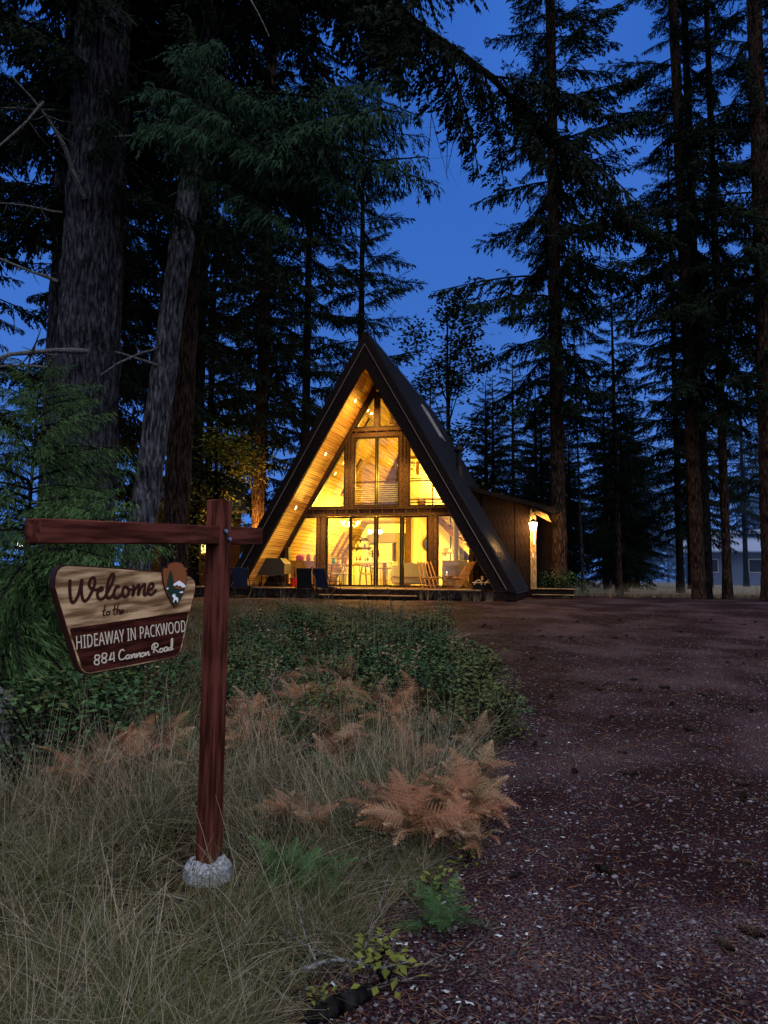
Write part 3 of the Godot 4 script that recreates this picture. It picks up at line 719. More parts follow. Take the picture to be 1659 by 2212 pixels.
	boxp(t, "board", Vector3.ZERO, Vector3(0.62, 0.035, 0.2), M.dark_wood, Basis(), 0.005)
	for s in [-1.0, 1.0]: boxp(t, "bracket", Vector3(s * 0.22, -0.06, -0.04), Vector3(0.02, 0.08, 0.12), M.dark_metal)
	jar("slim dark vase on the ornament shelf", "slim_vase", hx(2.05, 1.62, 5.38), 0.03, 0.24, M.dark_wood, "")
	t = thing("mantel_clock", "small rounded clock on the ornament shelf", "clock", hx(1.8, 1.62, 5.38))
	bb = MB.new(); bb.lathe(v2([0.0, -0.03, 0.09, -0.03, 0.09, 0.03, 0.0, 0.03]), 18, Transform3D(Basis(Vector3.RIGHT, PI / 2).scaled(Vector3(1.3, 0.9, 1)), Vector3(0, 0.08, 0))); part(t, "case", bb, M.brown_leather)
	bb = MB.new(); bb.lathe(v2([0.065, 0.031, 0.0, 0.034]), 18, Transform3D(Basis(Vector3.RIGHT, PI / 2).scaled(Vector3(1.3, 0.9, 1)), Vector3(0, 0.08, 0))); part(t, "dial", bb, M.cream)
	boxp(thing("thermostat", "small pale thermostat on the partition wall beside the mirror", "thermostat", hx(0.62, 2.35, 5.48)), "case", Vector3.ZERO, Vector3(0.09, 0.16, 0.035), M.white_paint, Basis(), 0.008)
	# stairs rising to the loft
	t = thing("staircase", "wooden staircase climbing to the loft behind the stove pipe", "stairs", HT)
	for k in [4.75, 5.25]:
		slab(t, "stringer", v2([1.45, 2.98, 1.45, 2.7, 2.75, 1.35, 3.3, 0.75, 3.3, 1.0]), k, k + 0.05, M.dark_wood)
	for i in 9: hbox(t, "tread", 1.5 + i * 0.19, 1.74 + i * 0.19, 2.86 - i * 0.225, 2.9 - i * 0.225, 4.81, 5.24, M.furniture_wood)
	# loft railing with horizontal bars
	t = thing("loft_railing", "loft railing with many thin horizontal bars", "railing", HT)
	hbox(t, "top_rail", -1.75, 1.85, 4.2, 4.25, 4.5, 4.55, M.dark_wood)
	hbox(t, "bottom_rail", -1.9, 2.1, 3.4, 3.44, 4.5, 4.55, M.dark_wood)
	for u in [-1.7, 0.05, 1.3]: hbox(t, "railing_post", u - 0.025, u + 0.025, 3.2, 4.2, 4.5, 4.55, M.dark_wood)
	for i in 9:
		var bar := MB.new()
		bar.bar(hp(-1.9, 3.5 + i * 0.078, 4.525), hp(1.3, 3.5 + i * 0.078, 4.525), 0.011)
		part(t, "railing_bar", bar, M.white_paint)
	hbox(t, "balcony_floor", -2.0, 2.1, 3.05, 3.2, 4.4, 6.33, M.pine_b)
	# loft room
	for k in [[-0.13, "framed botanical print with small loops beside the other loft print"], [0.25, "framed botanical print with a large round bloom in the loft"]]:
		t = thing("framed_print", k[1], "picture", hx(k[0], 5.15, 7.66), "prints on the loft wall")
		boxp(t, "frame", Vector3.ZERO, Vector3(0.27, 0.5, 0.03), M.furniture_wood, Basis(), 0.005)
		boxp(t, "paper", Vector3(0, 0, 0.017), Vector3(0.23, 0.46, 0.004), M.white_paint)
		var pr := MB.new()
		for i in 5:
			var c := Vector3(0.05 * sin(i * 2.1), -0.15 + i * 0.08, 0.021)
			pr.lathe(v2([0.02 + 0.012 * (i % 3), 0.0, 0.0, 0.001]), 10, Transform3D(Basis(Vector3.RIGHT, PI / 2), c))
		pr.box(Vector3(0, -0.02, 0.0205), Vector3(0.006, 0.34, 0.001))
		part(t, "print", pr, M.dark_wood)
	t = thing("antler_planter", "clay planter with branching antlers behind the loft railing", "planter", hx(0.74, 3.21, 5.2))
	bb = MB.new(); bb.lathe(v2([0.0, 0.0, 0.13, 0.0, 0.16, 0.36, 0.13, 0.36, 0.12, 0.3, 0.0, 0.3]), 14); part(t, "pot", bb, M.terracotta)
	for i in 6:
		var s := -1.0 if i % 2 else 1.0
		var rr := 0.12 + 0.06 * i
		var an := MB.new()
		an.tube(PackedVector3Array([Vector3(0, 0.32, 0), Vector3(s * rr * 0.5, 0.42, 0.02 * i - 0.05), Vector3(s * rr, 0.6 + 0.02 * i, 0)]), PackedFloat32Array([0.014, 0.011, 0.004]), 5)
		an.tube(PackedVector3Array([Vector3(s * rr * 0.5, 0.42, 0.02 * i - 0.05), Vector3(s * rr * 0.4, 0.6, 0.03)]), PackedFloat32Array([0.009, 0.003]), 5)
		part(t, "antler", an, M.dark_wood)
	# ceiling fan
	t = thing("ceiling_fan", "dark ceiling fan hanging on a rod below the ridge", "fan", hx(-0.15, 6.5, 5.0))
	bb = MB.new(); bb.bar(Vector3(0, 0.05, 0), Vector3(0, 0.78, 0), 0.014); part(t, "rod", bb, M.dark_wood)
	bb = MB.new(); bb.lathe(v2([0.0, -0.06, 0.08, -0.05, 0.1, 0.0, 0.06, 0.07, 0.0, 0.08]), 14); part(t, "motor", bb, M.dark_wood)
	for i in 4: boxp(t, "blade", Basis(Vector3.UP, i * PI / 2 + 0.35) * Vector3(0.34, 0, 0), Vector3(0.5, 0.014, 0.12), M.dark_wood, Basis(Vector3.UP, i * PI / 2 + 0.35))
	# lamps
	t = thing("antler_chandelier", "antler chandelier with glowing bulbs above the dining table", "chandelier", hx(-1.78, 2.62, 4.4))
	bb = MB.new(); bb.bar(Vector3(0, 0.1, 0), Vector3(0, 2.2, 0), 0.008); part(t, "chain", bb, M.dark_metal)
	for i in 6:
		var a := i * TAU / 6
		var an := MB.new()
		var e := Vector3(cos(a), 0, sin(a))
		an.tube(PackedVector3Array([Vector3(0, 0.0, 0), e * 0.2 + Vector3(0, -0.07, 0), e * 0.36 + Vector3(0, 0.02, 0), e * 0.42 + Vector3(0, 0.2, 0)]), PackedFloat32Array([0.016, 0.016, 0.012, 0.004]), 6)
		part(t, "antler_arm", an, M.cream)
		var bu := MB.new()
		bu.lathe(v2([0.0, 0.04, 0.04, 0.08, 0.03, 0.13, 0.0, 0.15]), 8, Transform3D(Basis(), e * 0.3))
		part(t, "bulb", bu, M.bulb_glow)
	omni(HT * hp(-1.78, 2.66, 4.4), WARM, INSIDE * 0.9, 0.3)
	for k in [[-1.4, "glowing globe pendant lamp over the window end of the island"], [-1.0, "glowing globe pendant lamp over the fridge end of the island"]]:
		t = thing("pendant_lamp", k[1], "pendant lamp", hx(k[0], 2.45, 5.7), "globe pendants over the island")
		bb = MB.new(); bb.bar(Vector3(0, 0.1, 0), Vector3(0, 0.62, 0), 0.006); part(t, "cord", bb, M.black)
		var sp := SphereMesh.new(); sp.radius = 0.1; sp.height = 0.2; sp.radial_segments = 20; sp.rings = 10; sp.material = M.bulb_glow
		put(t, "globe", sp)
		bb = MB.new(); bb.lathe(v2([0.05, 0.08, 0.04, 0.14, 0.0, 0.15]), 10); part(t, "cap", bb, M.black)
		omni(HT * hp(k[0], 2.45, 5.7), WARM, INSIDE * 0.55, 0.1)
	# recessed downlights: three outside in the left soffit, three on the inside slope
	var nl := Vector3(K, -1, 0).normalized()
	var lamps := [[-0.53, 6.36, 0.65, "highest"], [-1.51, 4.65, 0.65, "middle"], [-2.5, 2.92, 0.65, "lowest"], [-0.52, 6.37, 2.1, "highest"], [-1.73, 4.26, 2.3, "middle"], [-2.3, 3.25, 4.2, "lowest"], [-1.0, 5.5, 8.6, "rearmost"], [0.53, 6.36, 0.65, "highest"], [1.51, 4.65, 0.65, "middle"], [2.5, 2.92, 0.65, "lowest"]]  # last three are unseen, added by symmetry to light the left soffit
	for i in lamps.size():
		var k: Array = lamps[i]
		nl = Vector3(-signf(k[0]) * K, -1, 0).normalized()
		var soffit := i < 3 or i > 6
		var p := Vector3(k[0], k[1], -k[2]) + nl * 0.035
		var o := thing("recessed_downlight", ("%s recessed downlight in the outdoor soffit %s" % [k[3], "above the grill" if i < 3 else "above the slatted chairs, added unseen to light the facing soffit"]) if soffit else ("%s recessed downlight on the ceiling slope inside the glass" % k[3]), "downlight", HT * Transform3D(Basis(Quaternion(Vector3.UP, nl)), p), "soffit downlights" if soffit else "indoor downlights")
		bb = MB.new(); bb.lathe(v2([0.075, -0.02, 0.075, 0.006, 0.055, 0.008, 0.055, -0.004]), 18); part(o, "trim_ring", bb, M.white_paint)
		bb = MB.new(); bb.lathe(v2([0.056, -0.003, 0.0, -0.003]), 18); part(o, "lens", bb, M.down_glow)
		var sp2 := SpotLight3D.new()
		sp2.name = "lamp_light"
		sp2.light_color = Color(1.0, 0.75, 0.36) if soffit else WARM
		sp2.light_energy = SOFFIT if soffit else INSIDE * 0.5
		sp2.spot_angle = 75.0; sp2.spot_range = 20.0; sp2.light_size = 0.05; sp2.spot_attenuation = 2.0; sp2.shadow_enabled = true
		add_child(sp2, true)
		sp2.transform = HT * Transform3D(Basis.looking_at((nl + Vector3(0, -0.8, 0)).normalized(), Vector3(0, 0, 1)), p + nl * 0.03)
	# lamp on the loft wall and on the partition side, hidden behind trim in part
	for k in [[1.2, 4.6, 7.2, "tall globe floor lamp standing in the loft room", 1.4], [2.85, 1.5, 4.4, "globe floor lamp standing beside the staircase", 1.14]]:
		t = thing("floor_lamp", k[3], "lamp", hx(k[0], k[1], k[2]))
		var sp := SphereMesh.new(); sp.radius = 0.07; sp.height = 0.14; sp.radial_segments = 16; sp.rings = 8; sp.material = M.bulb_glow
		put(t, "globe", sp)
		bb = MB.new(); bb.lathe(v2([0.0, -k[4], 0.12, -k[4], 0.12, -k[4] + 0.02, 0.012, -k[4] + 0.03, 0.012, -0.06]), 12); part(t, "stand", bb, M.dark_metal)
		omni(HT * hp(k[0], k[1], k[2]), WARM, INSIDE * 0.8, 0.07)

func stick_chair(label: String, X: Transform3D) -> Node3D:   # slatted folding chair of parallel wooden sticks, facing +z
	var o := thing("stick_chair", label, "chair", X, "slatted wooden chairs on the deck")
	for i in 9:
		var x := -0.26 + i * 0.065
		var b := MB.new()
		var fan := 0.72 + 0.035 * i
		if i % 2 == 0:
			b.tube(PackedVector3Array([Vector3(x * 0.8, 0.84, -0.36), Vector3(x, 0.34, -0.02), Vector3(x, 0.02, 0.26)]), PackedFloat32Array([0.022, 0.022, 0.018]), 5)
			part(o, "back_slat", b, M.furniture_wood)
		else:
			b.tube(PackedVector3Array([Vector3(x, 0.36, 0.33), Vector3(x, 0.28, 0.0), Vector3(x, 0.02, -0.3)]), PackedFloat32Array([0.02, 0.022, 0.018]), 5)
			part(o, "seat_slat", b, M.furniture_wood)
	for k in [[0.34, 0.32], [0.29, 0.0], [0.1, 0.18]]:
		var b := MB.new()
		b.bar(Vector3(-0.31, k[0], k[1]), Vector3(0.31, k[0], k[1]), 0.014)
		for s in [-1.0, 1.0]: b.lathe(v2([0.0, -0.025, 0.024, 0.0, 0.0, 0.025]), 8, Transform3D(Basis(Vector3.BACK, PI / 2), Vector3(s * 0.32, k[0], k[1])))
		part(o, "dowel", b, M.furniture_wood)
	return o

func sling_chair(called: String, label: String, X: Transform3D, m: Material) -> void:   # low camp chair, facing -z, back towards +z
	var o := thing(called, label, "camp chair", X, "camp chairs before the deck")
	var b := MB.new()
	var B := Basis(Vector3.RIGHT, 0.38)
	b.bbox(Vector3(0, 0.64, 0.28), Vector3(0.44, 0.62, 0.02), 0.006, B)
	part(o, "backrest", b, m)
	boxp(o, "seat", Vector3(0, 0.36, -0.06), Vector3(0.5, 0.02, 0.46), m, Basis(Vector3.RIGHT, -0.12))
	for s in [-1.0, 1.0]:
		b = MB.new()
		b.bar(Vector3(s * 0.27, 0.98, 0.41), Vector3(s * 0.27, 0.0, -0.02), 0.013)
		part(o, "back_post", b, M.dark_metal)
		b = MB.new()
		b.bar(Vector3(s * 0.28, 0.5, -0.3), Vector3(s * 0.28, 0.0, 0.36), 0.013)
		b.bar(Vector3(s * 0.28, 0.5, -0.3), Vector3(s * 0.28, 0.0, -0.32), 0.013)
		part(o, "leg", b, M.dark_metal)
		boxp(o, "arm", Vector3(s * 0.29, 0.55, -0.02), Vector3(0.05, 0.022, 0.56), M.black, Basis(), 0.006)

func make_outdoor_things() -> void:
	var dy := 0.34
	stick_chair("slatted wooden chair standing before the wide post of the doors", hx(1.88, dy, 0.78, 0.55))
	stick_chair("slatted wooden chair reclining beside the little folding table", hx(2.92, dy, 0.85, -0.95))
	var t := thing("folding_table", "small wooden folding table with crossed legs between the slatted chairs", "table", hx(2.42, dy, 0.85, 0.2))
	for i in 5: boxp(t, "top_slat", Vector3(0, 0.4, -0.17 + i * 0.085), Vector3(0.52, 0.02, 0.07), M.furniture_wood, Basis(), 0.004)
	for s in [-1.0, 1.0]:
		for q in [-1.0, 1.0]:
			var b := MB.new()
			b.bar(Vector3(s * q * 0.2, 0.39, s * 0.15), Vector3(-s * q * 0.22, 0, s * 0.15), 0.014)
			part(t, "leg", b, M.furniture_wood)
	t = thing("candle", "lit pillar candle on the small folding table", "candle", hx(2.45, dy + 0.411, 0.85))
	var b := MB.new()
	b.lathe(v2([0.0, 0.0, 0.035, 0.0, 0.035, 0.08, 0.0, 0.08]), 12)
	part(t, "wax", b, M.white_paint)
	b = MB.new()
	b.lathe(v2([0.0, 0.085, 0.009, 0.1, 0.006, 0.118, 0.0, 0.14]), 8)
	part(t, "flame", b, M.bulb_glow)
	# log carrier basket
	t = thing("log_basket", "dark canvas log basket with looped pale handles on the deck", "basket", hx(3.6, dy, 0.72))
	b = MB.new()
	b.prism(v2([-0.3, 0.0, 0.3, 0.0, 0.33, 0.2, -0.33, 0.2]), -0.16, -0.135)
	b.prism(v2([-0.3, 0.0, 0.3, 0.0, 0.33, 0.2, -0.33, 0.2]), 0.135, 0.16)
	for s in [-1.0, 1.0]: b.box(Vector3(s * 0.3, 0.1, 0), Vector3(0.025, 0.2, 0.27))
	b.box(Vector3(0, 0.012, 0), Vector3(0.56, 0.02, 0.27))
	part(t, "canvas_body", b, M.black)
	for k in [[-0.16, 0.17], [0.16, 0.17], [-0.16, -0.17], [0.16, -0.17]]:
		var hnd := MB.new()
		hnd.tube(PackedVector3Array([Vector3(k[0] - 0.11, 0.14, k[1]), Vector3(k[0] - 0.08, 0.24, k[1] * 0.8), Vector3(k[0], 0.29, k[1] * 0.6), Vector3(k[0] + 0.08, 0.24, k[1] * 0.8), Vector3(k[0] + 0.11, 0.14, k[1])]), PackedFloat32Array([0.014]), 6)
		part(t, "handle", hnd, M.letter_cream)
	b = MB.new(); b.bar(Vector3(-0.33, 0.2, 0.15), Vector3(0.33, 0.2, 0.15), 0.012); b.bar(Vector3(-0.33, 0.2, -0.15), Vector3(0.33, 0.2, -0.15), 0.012)
	part(t, "rim", b, M.letter_cream)
	for i in 3:
		b = MB.new(); b.tube(PackedVector3Array([Vector3(-0.26, 0.08 + 0.07 * (i % 2), -0.08 + i * 0.08), Vector3(0.26, 0.09 + 0.07 * (i % 2), -0.08 + i * 0.08)]), PackedFloat32Array([0.05]), 8)
		var lg := thing("firewood_log", "split firewood log lying inside the canvas log basket", "log", t.transform, "logs in the log basket")
		part(lg, "log", b, M.bark_pale)
	# covered grill
	t = thing("covered_grill", "barbecue grill under a draped dark cover on the deck", "grill", hx(-3.25, dy, 0.85))
	b = MB.new()
	b.prism(v2([-0.46, 0.42, 0.46, 0.42, 0.46, 0.75, 0.3, 0.93, -0.34, 0.93, -0.46, 0.8]), -0.28, 0.28)
	b.prism(v2([-0.44, 0.36, -0.2, 0.38, 0.05, 0.34, 0.3, 0.39, 0.44, 0.35, 0.44, 0.44, -0.44, 0.44]), 0.281, 0.3)
	part(t, "cover", b, M.grill_cover)
	for s in [-1.0, 1.0]:
		for q in [-1.0, 1.0]:
			b = MB.new(); b.bar(Vector3(s * 0.36, 0, q * 0.2), Vector3(s * 0.36, 0.45, q * 0.2), 0.018); part(t, "leg", b, M.dark_metal)
	boxp(t, "lower_shelf", Vector3(0, 0.12, 0), Vector3(0.72, 0.02, 0.4), M.dark_metal)
	for s in [-1.0, 1.0]:
		b = MB.new(); b.lathe(v2([0.0, -0.02, 0.08, -0.02, 0.08, 0.02, 0.0, 0.02]), 14, Transform3D(Basis(Vector3.BACK, PI / 2), Vector3(s * 0.4, 0.08, 0.2))); part(t, "wheel", b, M.black)
	# red planter with bare twigs
	t = thing("red_planter", "red flower pot with bare twigs before the corner window", "planter", hx(-2.68, dy, 1.2))
	b = MB.new(); b.lathe(v2([0.0, 0.0, 0.12, 0.0, 0.16, 0.27, 0.17, 0.3, 0.14, 0.3, 0.13, 0.24, 0.0, 0.24]), 16); part(t, "pot", b, M.red)
	for i in 9:
		var a := i * 2.39
		b = MB.new(); b.tube(PackedVector3Array([Vector3(0, 0.22, 0), Vector3(cos(a) * 0.06, 0.5, sin(a) * 0.06), Vector3(cos(a) * 0.16, 0.75 + 0.05 * (i % 4), sin(a) * 0.1)]), PackedFloat32Array([0.007, 0.006, 0.002]), 5); part(t, "twig", b, M.dark_wood)
	# camp chairs and shepherd's hook on the grass
	sling_chair("camp_chair", "navy camp chair standing by the far end of the deck", hx(-3.6, 0.0, -0.75, 0.15), M.navy)
	sling_chair("camp_chair", "black camp chair with tall reclined back before the deck", hx(-1.5, 0.0, -0.9, 0.25), M.black)
	sling_chair("camp_chair", "navy camp chair next to the black camp chair", hx(-0.86, 0.0, -0.8, -0.35), M.navy)
	t = thing("shepherd_hook", "thin iron garden hook standing in front of the barge board", "garden hook", hx(-3.72, -0.1, -1.0))
	b = MB.new(); b.tube(PackedVector3Array([Vector3(-0.1, 0, 0), Vector3(0.02, 0.7, 0), Vector3(0.06, 1.05, 0), Vector3(0.12, 1.16, 0), Vector3(0.2, 1.16, 0), Vector3(0.24, 1.08, 0)]), PackedFloat32Array([0.011]), 6); part(t, "rod", b, M.dark_metal)
	# weathered stake in the grass
	var sp := gp(-2.63, -5.0)
	t = thing("weathered_stake", "short grey weathered wooden stake standing in the grass", "stake", at(sp, 0.3))
	b = MB.new(); b.bbox(Vector3(0, 0.2, 0), Vector3(0.15, 0.62, 0.13), 0.012); part(t, "stake_body", b, M.grey_wood)
	b = MB.new(); b.prism(v2([-0.075, 0.505, 0.075, 0.505, 0.06, 0.55, 0.02, 0.53, -0.03, 0.57, -0.07, 0.54]), -0.06, 0.06); part(t, "split_top", b, M.grey_wood)

func smooth_path(flat: Array, steps := 5) -> PackedVector2Array:
	var p := PackedVector2Array()
	for i in range(0, flat.size(), 2): p.append(Vector2(flat[i], flat[i + 1]) * 0.0001)
	if p.size() < 3: return p
	var q := PackedVector2Array()
	for i in p.size() - 1:
		for k in steps:
			q.append(p[i].cubic_interpolate(p[i + 1], p[maxi(i - 1, 0)], p[mini(i + 2, p.size() - 1)], float(k) / steps))
	q.append(p[p.size() - 1])
	return q

func stroke(b: MB, flat: Array, w: float, z0: float, z1: float) -> void:
	var polys := Geometry2D.offset_polyline(smooth_path(flat), w * 0.5, Geometry2D.JOIN_ROUND, Geometry2D.END_ROUND)
	var outer: Array = []
	var holes: Array = []
	for p in polys:
		if Geometry2D.is_polygon_clockwise(p): holes.append(p)
		else: outer.append(p)
	for p in outer:
		var mine := holes.filter(func(hh): return Geometry2D.is_point_in_polygon(hh[0], p))
		if mine.is_empty():
			b.prism(p, z0, z1)
		else:   # loops: draw the stroke segment by segment instead
			var q := smooth_path(flat)
			for i in q.size() - 1:
				for r in Geometry2D.offset_polyline(PackedVector2Array([q[i], q[i + 1]]), w * 0.5, Geometry2D.JOIN_ROUND, Geometry2D.END_ROUND):
					b.prism(r, z0, z1 + 0.00002 * (i % 7))

func make_sign() -> void:
	var foot := Vector3(-0.79, 0.0, -3.43)
	var d := Vector3(sin(0.41), 0, -cos(0.41))
	var pB := Basis(d, Vector3.UP, d.cross(Vector3.UP))   # x along the beam, z towards the camera's side
	var base := foot + d * 0.0445 - pB.z * 0.0445
	base.y = 0.0
	var t := thing("sign_post", "square brown painted post carrying a long brown crossbeam", "post", Transform3D(pB, base))
	var b := MB.new()
	b.bbox(Vector3(0, 0.965, 0), Vector3(0.089, 1.82, 0.089), 0.004)
	part(t, "post", b, M.post_paint)
	var tilt := Basis(Vector3.BACK, 0.0437)
	b = MB.new()
	b.bbox(Vector3(-0.37, 0, 0), Vector3(1.412, 0.089, 0.08), 0.004)
	part(t, "crossbeam", b, M.beam_paint, Transform3D(tilt, Vector3(0, 1.702, 0)))
	for k in [[-0.012, 1.722], [0.02, 1.685]]:
		b = MB.new(); b.lathe(v2([0.0, 0.012, 0.0095, 0.012, 0.0095, 0.0, 0.0, 0.0]), 6, Transform3D(Basis(Vector3.RIGHT, PI / 2), Vector3(k[0], k[1], 0.0455)))
		var bolt := part(t, "bolt", b, M.steel)
		b = MB.new(); b.lathe(v2([0.016, 0.0, 0.016, 0.003, 0.0, 0.003]), 14, Transform3D(Basis(Vector3.RIGHT, PI / 2), Vector3(k[0], k[1], 0.0445)))
		part(bolt, "washer", b, M.dark_metal)
	# concrete footing
	var c := thing("concrete_footing", "rough round concrete footing round the base of the sign post", "footing", at(Vector3(base.x, 0.0, base.z)))
	b = MB.new()
	var nz := FastNoiseLite.new(); nz.seed = 4; nz.frequency = 6.0
	var prof := [[0.125, -0.12], [0.13, 0.0], [0.128, 0.1], [0.118, 0.145], [0.1, 0.165], [0.065, 0.175], [0.0, 0.178]]
	for i in prof.size() - 1:
		for k in 22:
			var q := []
			for e in [[i, k], [i, k + 1], [i + 1, k + 1], [i + 1, k]]:
				var a: float = TAU * (e[1] % 22) / 22.0
				var r: float = prof[e[0]][0]
				var n: float = nz.get_noise_3d(cos(a) * 0.2, prof[e[0]][1] * 1.5, sin(a) * 0.2)
				q.append(Vector3(cos(a) * r * (0.9 + 0.14 * n), prof[e[0]][1] + 0.02 * n * (1.0 if e[0] > 2 else 0.0), sin(a) * r * (0.9 + 0.14 * n)))
			b.quad(q[0], q[1], q[2], q[3])
	part(c, "concrete", b, M.concrete)
	# hanging board
	var S := Vector3(0.651389, 0.1010563, -0.751984)
	var N := Vector3(0.755853, 0.0, 0.654741)
	var E := N.cross(S).normalized()
	if E.y < 0: E = -E
	var sg := thing("welcome_sign", "carved wooden welcome sign hanging below the brown crossbeam", "sign", Transform3D(Basis(S, E, N), Vector3(-1.0294, 1.33074, -2.85)))
	var outline := v2([-0.269, 0.15, -0.2665, 0.185, -0.257, 0.213, -0.24, 0.229, -0.215, 0.2325, -0.032, 0.206, 0.183, 0.171, 0.284, 0.151, 0.318, 0.139, 0.337, 0.12, 0.342, 0.098, 0.336, 0.066, 0.298, -0.041, 0.262, -0.155, 0.252, -0.177, 0.234, -0.193, 0.21, -0.198, 0.014, -0.197, -0.15, -0.193, -0.172, -0.186, -0.188, -0.17, -0.197, -0.145, -0.229, -0.017, -0.256, 0.09])
	b = MB.new(); b.prism(outline, -0.042, -0.004); part(sg, "edge", b, M.letter_brown)
	var inner := Geometry2D.offset_polygon(outline, -0.005)[0]
	b = MB.new(); b.prism(inner, -0.0035, 0.0); part(sg, "board", b, M.sign_wood)
	b = MB.new(); b.prism(v2([-0.216, -0.006, 0.296, -0.01, 0.246, -0.162, 0.238, -0.176, 0.222, -0.186, 0.2, -0.188, -0.15, -0.184, -0.166, -0.179, -0.178, -0.166, -0.22, -0.014]), 0.0005, 0.0025); part(sg, "brown_panel", b, M.sign_brown)
	b = MB.new()
	for s in WELCOME: stroke(b, s, 0.0106, 0.0004, 0.0032)
	part(sg, "lettering_welcome", b, M.letter_brown)
	b = MB.new()
	for s in TO_THE: stroke(b, s, 0.0042 if s.size() > 4 or absi(s[0] - s[2]) > 30 else 0.006, 0.0004, 0.002)
	part(sg, "lettering_to_the", b, M.letter_brown)
	b = MB.new()
	for s in ROAD: stroke(b, s, 0.0048, 0.0022, 0.0048)
	part(sg, "lettering_address", b, M.letter_cream)
	var tm := TextMesh.new()
	tm.text = "HIDEAWAY IN PACKWOOD"
	var fnt := SystemFont.new(); fnt.font_names = PackedStringArray(["Droid Sans"])
	tm.font = fnt; tm.font_size = 64; tm.pixel_size = 0.001; tm.depth = 0.002; tm.curve_step = 1.0
	tm.horizontal_alignment = HORIZONTAL_ALIGNMENT_CENTER; tm.vertical_alignment = VERTICAL_ALIGNMENT_CENTER
	tm.material = M.letter_cream
	var bb := tm.get_aabb()
	var sx := 0.474 / bb.size.x
	var sy := 0.049 / bb.size.y
	put(sg, "lettering_name", tm, Transform3D(Basis(Vector3.BACK, -0.013) * Basis().scaled(Vector3(sx, sy, 1.0)), Vector3(0.038, -0.066, 0.0036)) * Transform3D(Basis(), -Vector3(bb.get_center().x, bb.get_center().y, 0)))
	# arrowhead emblem
	var em := node(sg, "emblem")
	var ems := []
	for s in EMBLEM: ems.append(smooth_path(s, 2))
	var rim := Geometry2D.offset_polygon(ems[0], 0.0035)[0]
	b = MB.new(); b.prism(rim, -0.004, 0.006); part(em, "emblem_rim", b, M.letter_brown)
	b = MB.new(); b.prism(ems[0], 0.0062, 0.008); part(em, "arrowhead", b, M.emblem_orange)
	b = MB.new(); b.prism(ems[3], 0.0082, 0.0095); b.prism(ems[1], 0.0097, 0.0115); part(em, "tree_and_meadow", b, M.emblem_green)
	b = MB.new()
	b.prism(ems[2], 0.0098, 0.0112); b.prism(ems[4], 0.0098, 0.0112); b.prism(ems[5], 0.0098, 0.0112); b.prism(ems[6], 0.0118, 0.0125)
	part(em, "white_mountain_and_deer", b, M.emblem_white)
	# two thin wires up to the beam
	var inv := sg.transform.affine_inverse()
	for k in [[-0.17, 0.222], [0.2, 0.165]]:
		b = MB.new()
		var p0 := Vector3(k[0], k[1], -0.02)
		var w: Vector3 = sg.transform * p0
		# nearest point of the beam's underside
		var bo := base + Vector3(0, 1.657, 0)
		var dd := (Transform3D(pB, base).basis * tilt * Vector3.RIGHT).normalized()
		var q := bo + dd * (w - bo).dot(dd)
		b.bar(p0, inv * (q + Vector3(0, 0.01, 0)), 0.0012, 5)
		part(sg, "hanging_wire", b, M.dark_metal)

var br := {}

